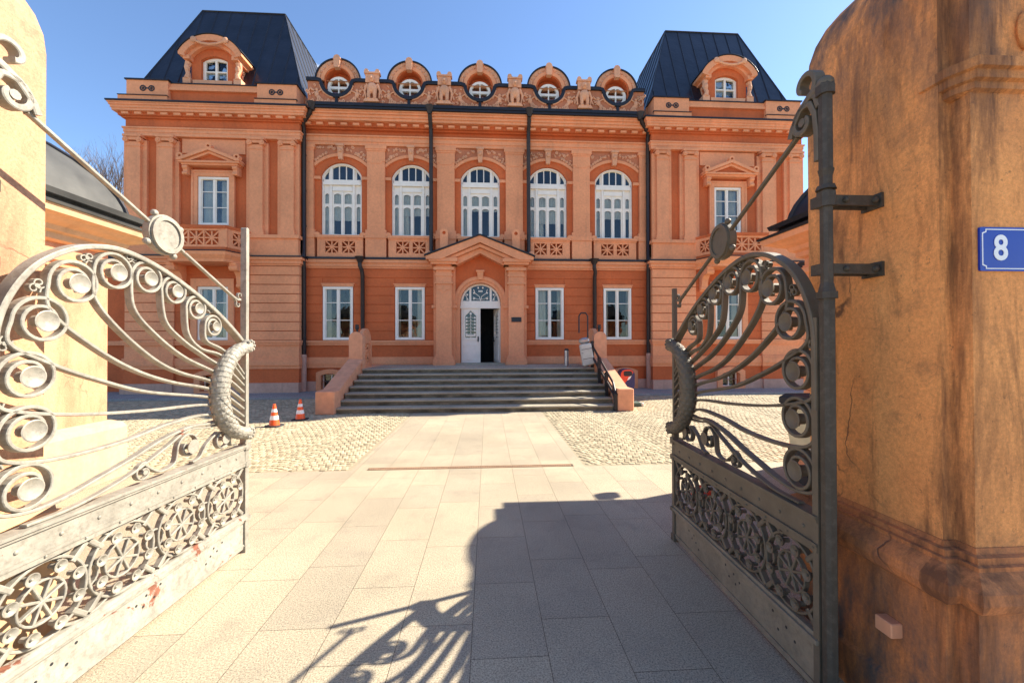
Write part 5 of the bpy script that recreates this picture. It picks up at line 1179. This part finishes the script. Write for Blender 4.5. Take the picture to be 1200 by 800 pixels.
    # big scrolls
    SC = [(0.345, 1.735, 0.080, [(0.41, 1.637), (0.275, 1.581)], 0), (0.495, 1.845, 0.086, [(0.56, 1.677), (0.458, 1.583), (0.30, 1.543)], 0),
          (0.665, 1.935, 0.094, [(0.727, 1.749), (0.60, 1.635), (0.458, 1.551), (0.35, 1.493)], 0), (0.845, 1.982, 0.100, [(0.927, 1.808), (0.797, 1.67), (0.60, 1.534), (0.382, 1.439)], 0),
          (1.03, 1.982, 0.106, [(1.13, 1.837), (1.0, 1.681), (0.797, 1.52), (0.62, 1.434), (0.41, 1.372)], 0), (1.215, 1.895, 0.112, [(1.315, 1.751), (1.11, 1.58), (0.905, 1.462), (0.677, 1.379), (0.40, 1.312)], 0),
          (1.345, 1.71, 0.112, [(1.462, 1.611), (1.323, 1.525), (1.11, 1.432), (0.84, 1.339), (0.40, 1.252)], 0), (1.395, 1.47, 0.112, [(1.50, 1.366), (1.413, 1.321), (1.175, 1.272), (0.84, 1.233), (0.40, 1.198)], 0),
          (1.39, 1.24, 0.112, [(1.49, 1.147), (1.386, 1.104), (1.205, 1.087), (0.962, 1.094), (0.70, 1.128), (0.40, 1.131)], 0), (1.40, 0.995, 0.114, [(1.495, 0.925), (1.386, 0.895), (1.25, 0.905), (1.09, 0.945), (0.942, 0.984), (0.748, 1.043), (0.543, 1.077), (0.39, 1.067)], 0)]
    for i, (cu, cv, Rr, stem, _) in enumerate(SC):
        sp = spiral(cu, cv, Rr, Rr*0.74, 0, 250, 22, 1.0)[::-1]
        inner = spiral(cu, cv, Rr*0.74, Rr*0.34, 250, 600, 22, 1.6)[::-1]
        ex, ez = stem[-1]; tail = [(ex*0.55, ez-0.075), (0.03, ez-0.20)] if i < 9 else [(0.25, ez-0.0), (0.1, ez-0.05)]
        st_pts = catmull([Vector((cu+Rr, cv, 0)) if False else Vector((cu+Rr, cv-0.001, 0))]+[Vector((a, b, 0)) for a, b in stem]+[Vector((a, b, 0)) for a, b in tail], 7)
        pts = inner[:-1]+sp+[(p.x, p.y) for p in st_pts[1:]]
        mb = MB(); strap(mb, pts, 0.0155, -0.02, 0.02); sc = B(mb, 'scroll', mainmat)
        # saucer boss in front, on a stub
        rd = Rr*0.43; dm = MB(); ring = []
        m_ = 20
        prof_ = [(0.0, 0.012), (rd*0.5, 0.018), (rd*0.85, 0.026), (rd, 0.036), (rd*0.9, 0.038), (rd*0.6, 0.030), (0.0, 0.026)]
        vs = []; fs = []
        for (pr_, pn) in prof_:
            for q in range(m_): t = 2*math.pi*q/m_; vs.append((cu+pr_*math.cos(t), pn-0.002, cv+pr_*math.sin(t)))
        for a in range(len(prof_)-1):
            for q in range(m_): fs.append((a*m_+q, a*m_+(q+1) % m_, (a+1)*m_+(q+1) % m_, (a+1)*m_+q))
        dm.add(vs, fs); dm.cyl((cu, -0.02, cv), (cu, 0.018, cv), rd*0.55, None, 12)
        B(dm, 'saucer', mainmat, sc, True)
    # little scrolls that fill the gaps under the arch
    for i in range(len(SC)-1):
        mb = MB()
        a = Vector(SC[i][:2]); b_ = Vector(SC[i+1][:2]); mid = (a+b_)/2; d = (b_-a).normalized(); nn = Vector((-d.y, d.x)); 
        if i < 5: nn = Vector((-d.y, d.x)) if (-d.y*0+d.x) > 0 else nn
        if nn.dot(mid-Vector((0.7, 1.3))) < 0: nn = -nn
        c2 = mid+nn*(SC[i][2]*0.95); r_ = 0.022 if i < 5 else 0.026
        for sgn, off in ((1, -0.016), (-1, 0.016)):
            cc = c2+d*off; strap(mb, spiral(cc.x, cc.y, r_, 0.006, math.degrees(math.atan2(-nn.y, -nn.x)), math.degrees(math.atan2(-nn.y, -nn.x))+sgn*420, 14), 0.007, -0.012, 0.012)
        mb.cyl((c2.x, -0.014, c2.y), (c2.x, 0.014, c2.y), 0.010, None, 8)
        B(mb, 'filler_scroll', mainmat)
    # low scroll group on the rail
    for cu, cv, Rr, a0, a1, stem in ((0.255, 0.935, 0.075, 180, 560, [(0.17, 0.87), (0.10, 0.85)]), (0.55, 0.955, 0.09, 0, 400, [(0.66, 0.88), (0.75, 0.86), (0.82, 0.90), (0.86, 0.935)])):
        mb = MB(); sp = spiral(cu, cv, Rr, Rr*0.42, a0, a1, 26)[::-1]
        last = sp[-1]; pts = sp+[(p.x, p.y) for p in catmull([Vector((*last, 0))]+[Vector((*q, 0)) for q in stem], 5)[1:]]
        strap(mb, pts, 0.012, -0.017, 0.017); sc = B(mb, 'scroll', mainmat)
        dm = MB(); dm.cyl((cu, -0.03, cv), (cu, 0.03, cv), Rr*0.2, None, 10); dm.cyl((cu, 0.025, cv), (cu, 0.042, cv), Rr*0.36, Rr*0.5, 18); B(dm, 'saucer', mainmat, sc, True)
    mb = MB(); strap(mb, spiral(0.86, 0.89, 0.055, 0.015, 100, -300, 18), 0.011, -0.015, 0.015); mb.cyl((0.86, -0.02, 0.89), (0.86, 0.02, 0.89), 0.015, None, 8)
    strap(mb, [(p.x, p.y) for p in catmull([Vector((0.30, 0.99, 0)), Vector((0.40, 0.93, 0)), Vector((0.46, 0.86, 0)), Vector((0.52, 0.845, 0))], 6)], 0.012, -0.015, 0.015)
    strap(mb, [(p.x, p.y) for p in catmull([Vector((0.10, 1.03, 0)), Vector((0.40, 1.045, 0)), Vector((0.56, 1.06, 0)), Vector((0.72, 0.99, 0)), Vector((0.95, 0.90, 0)), Vector((1.2, 0.845, 0)), Vector((1.4, 0.84, 0))], 7)], 0.012, -0.016, 0.016)
    B(mb, 'scroll', mainmat)
    # wreath
    mb = MB(); pts = []; n = 26
    for i in range(n+1):
        t = math.pi*(0.5-i/n); pts.append((0.045+0.285*math.cos(t), 0.045, 1.26+0.325*math.sin(t)))
    mb.tube(pts, 0.052, 16, lambda t: 0.72+0.42*math.sin(math.pi*t))
    wr = B(mb, 'wreath', mainmat, None, 'all')
    rn = random.Random(9); mb = MB()
    for i in range(30):
        t = math.pi*(0.5-(i+0.5)/30); f = (i+0.5)/30; rr = 0.052*(0.72+0.42*math.sin(math.pi*f)); c0 = Vector((0.045+0.285*math.cos(t), 0.045, 1.26+0.325*math.sin(t)))
        rad = Vector((math.cos(t), 0, math.sin(t))); tan = Vector((-math.sin(t), 0, math.cos(t)))*(1 if i < 15 else -1)
        for j in range(9):
            a = 2*math.pi*(j+0.5*(i % 2))/9; o = rad*math.cos(a)+Vector((0, 1, 0))*math.sin(a)
            w_ = o.cross(tan).normalized(); b0 = c0+o*rr*0.93
            L_ = 0.045; ww = 0.019
            q = [b0-tan*L_*0.45, b0+w_*ww+o*0.004, b0+tan*L_*0.6+o*0.007, b0-w_*ww+o*0.004, b0+o*0.0085]
            mb.add(q, [(0, 1, 4), (1, 2, 4), (2, 3, 4), (3, 0, 4)])
    B(mb, 'laurel_leaf', mainmat, wr)
    for i in (5, 13, 21):
        p = Vector(pts[i]); q = Vector(pts[i+1]); d = (q-p).normalized(); mb = MB(); mb.cyl(p-d*0.008, p+d*0.008, 0.052*(0.78+0.42*math.sin(math.pi*i/n)), None, 16)
        B(mb, 'binding', mainmat, wr, True)
    for z in (1.60, 0.925):
        mb = MB(); mb.ball((0.035, 0.04, z), 0.052, 14, 10, (1, 0.8, 1)); mb.cyl((0.035, -0.0, z), (0.035, 0.06, z), 0.035, None, 12)
        for j in range(8): a = j*math.pi/4; mb.ball((0.035+0.036*math.cos(a), 0.07, z+0.036*math.sin(a)), 0.014, 6, 5)
        B(mb, 'rosette', mainmat, wr, True)
    # lower panel with four wheels
    for i, cu in enumerate((0.215, 0.595, 0.975, 1.335)):
        cv = 0.48; Ro = 0.175; mb = MB(); strap(mb, arc(cu, cv, Ro, 0, 360, 36), 0.013, -0.016, 0.016); strap(mb, arc(cu, cv, 0.092, 0, 360, 24), 0.011, -0.016, 0.010)
        for a in range(0, 180, 45): d = Vector((math.cos(R_(a+22)), math.sin(R_(a+22))))*0.09; strap(mb, [(cu-d.x, cv-d.y), (cu+d.x, cv+d.y)], 0.012, -0.012+0.001*a/45, 0.008+0.001*a/45)
        for a in (45, 135, 225, 315):
            d = Vector((math.cos(R_(a)), math.sin(R_(a)))); p = Vector((cu, cv)); strap(mb, [p+d*0.16, p+d*0.245], 0.024, -0.018, 0.018)
        wh = B(mb, 'wheel', mainmat)
        for j in range(8):
            dm = MB(); a = R_(j*45+22); p = Vector((cu+0.138*math.cos(a), cv+0.138*math.sin(a))); rd = 0.028; m_ = 14; vs = []; fs = []
            prof_ = [(0.0, 0.006), (rd*0.6, 0.010), (rd*0.92, 0.020), (rd, 0.030), (rd*0.88, 0.030), (rd*0.5, 0.021), (0.0, 0.018)]
            for (pr_, pn) in prof_:
                for q in range(m_): t = 2*math.pi*q/m_; vs.append((p.x+pr_*math.cos(t), pn, p.y+pr_*math.sin(t)))
            for a2 in range(len(prof_)-1):
                for q in range(m_): fs.append((a2*m_+q, a2*m_+(q+1) % m_, (a2+1)*m_+(q+1) % m_, (a2+1)*m_+q))
            dm.add(vs, fs); dm.cyl((p.x, -0.02, p.y), (p.x, 0.012, p.y), 0.012, None, 8); dm.ball((p.x, 0.024, p.y), 0.006, 6, 5)
            B(dm, 'saucer', mainmat, wh, True)
    for cu in (0.405, 0.785, 1.155):
        for a0_, a1_ in ((50, 130), (230, 310)):
            mb = MB(); strap(mb, arc(cu, 0.48, 0.19, a0_, a1_, 10), 0.012, -0.022, 0.010); B(mb, 'link_bar', mainmat)
        mb = MB(); strap(mb, arc(cu, 0.48, 0.055, 0, 360, 16), 0.01, -0.02, 0.008); B(mb, 'link_ring', mainmat)
    return E_
gate(1, 1.785, 3.285, 1.745, 1.735, 2.06, 'right leaf of the open iron gate, dark grey in shade, short stile', 'gate_paint_shaded', 'gate_iron', 'gate_skirt_shaded')
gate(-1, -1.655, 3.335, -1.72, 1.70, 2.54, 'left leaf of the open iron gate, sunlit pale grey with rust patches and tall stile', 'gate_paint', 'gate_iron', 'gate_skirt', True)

# ------------------------------------------------------------------ cleaning cart behind right leaf
e = empty('cleaning_cart', (3.55, 4.1, 0), 'pale yellow two-wheeled cleaning cart with black lid behind the right gate leaf', 'cart')
def prism(x0, x1, y0, y1, z0, z1, dx=0.05):
    return MB().loft([([(x0+dx, y0+dx), (x1-dx, y0+dx), (x1-dx, y1-dx), (x0+dx, y1-dx)], z0), ([(x0, y0), (x1, y0), (x1, y1), (x0, y1)], z1)])
prism(3.50, 3.95, 3.95, 4.35, 0.50, 0.92).build('bin', 'pale_yellow', e)
MB().bbox(3.46, 3.99, 3.91, 4.39, 0.92, 1.06, 0.04).build('lid', 'rubber', e)
MB().bbox(3.52, 3.93, 3.97, 4.33, 0.40, 0.50, 0.03).build('tray', 'rubber', e)
mb = MB()
for x in (3.55, 3.9):
    mb.tube([(x, 3.93, 0.95), (x-0.05, 3.95, 0.5), (x-0.02, 4.0, 0.12)], 0.016, 8); mb.tube([(x, 4.3, 0.5), (x, 4.32, 0.1)], 0.016, 8)
mb.build('frame', 'cone_white', e)
for x in (3.52, 3.93): MB().cyl((x, 4.1, 0.13), (x+0.05, 4.1, 0.13), 0.13, None, 20).build('wheel', 'rubber', e, True)
e = MB(); rn = random.Random(3)
e.ball((2.42, 4.05, 0.085), 0.09, 12, 8, (1.3, 0.9, 0.9)); e.v = [(x+rn.uniform(-.012, .012), y+rn.uniform(-.012, .012), max(0, z+rn.uniform(-.012, .012))) for x, y, z in e.v]
o = e.build('cloth_bundle', 'red_plastic'); tag(o, 'small red bundle on the paving, glimpsed through the right gate leaf', 'bundle')

# ------------------------------------------------------------------ bare tree behind the left gatehouse
def bare_tree(x, y, h, label, seed):
    e = empty('bare_tree', (x, y, 0), label, 'tree'); rn = random.Random(seed)
    MB().tube([(x, y, 0), (x+0.1, y, h*0.2), (x-0.05, y, h*0.42)], 0.22, 10, lambda t: 1-0.4*t).build('trunk', 'bark', e, True)
    mb = MB()
    def br(p, d, L, r, lv):
        pts = [p]; q = p.copy()
        for k in range(4):
            d = (d+Vector((rn.uniform(-.18, .18), rn.uniform(-.18, .18), rn.uniform(-0.02, .16)))).normalized(); q = q+d*L/4; pts.append(q.copy())
        mb.tube(pts, r, 5 if lv < 2 else 3, lambda t: 1-0.5*t, cap=False)
        if lv < 5:
            for k in range((3 if lv < 4 else 2) if lv > 0 else 4):
                a = rn.uniform(0.35, 1.0); idx = rn.choice((2, 3, 4)); nd = (d+Vector((rn.uniform(-1, 1), rn.uniform(-1, 1), rn.uniform(-.2, .8)))*a*0.8).normalized()
                br(pts[idx], nd, L*rn.uniform(0.6, 0.8), r*0.55, lv+1)
    for k in range(6):
        a = k*1.05; br(Vector((x-0.05, y, h*0.42-0.15*k*0.3)), Vector((math.cos(a)*0.6, math.sin(a)*0.6, 1)).normalized(), h*0.22, 0.075, 0)
    mb.build('branches', 'bark', e)
bare_tree(-17.2, 19.5, 11.4, 'leafless tree against the sky behind the left gatehouse roof', 12)
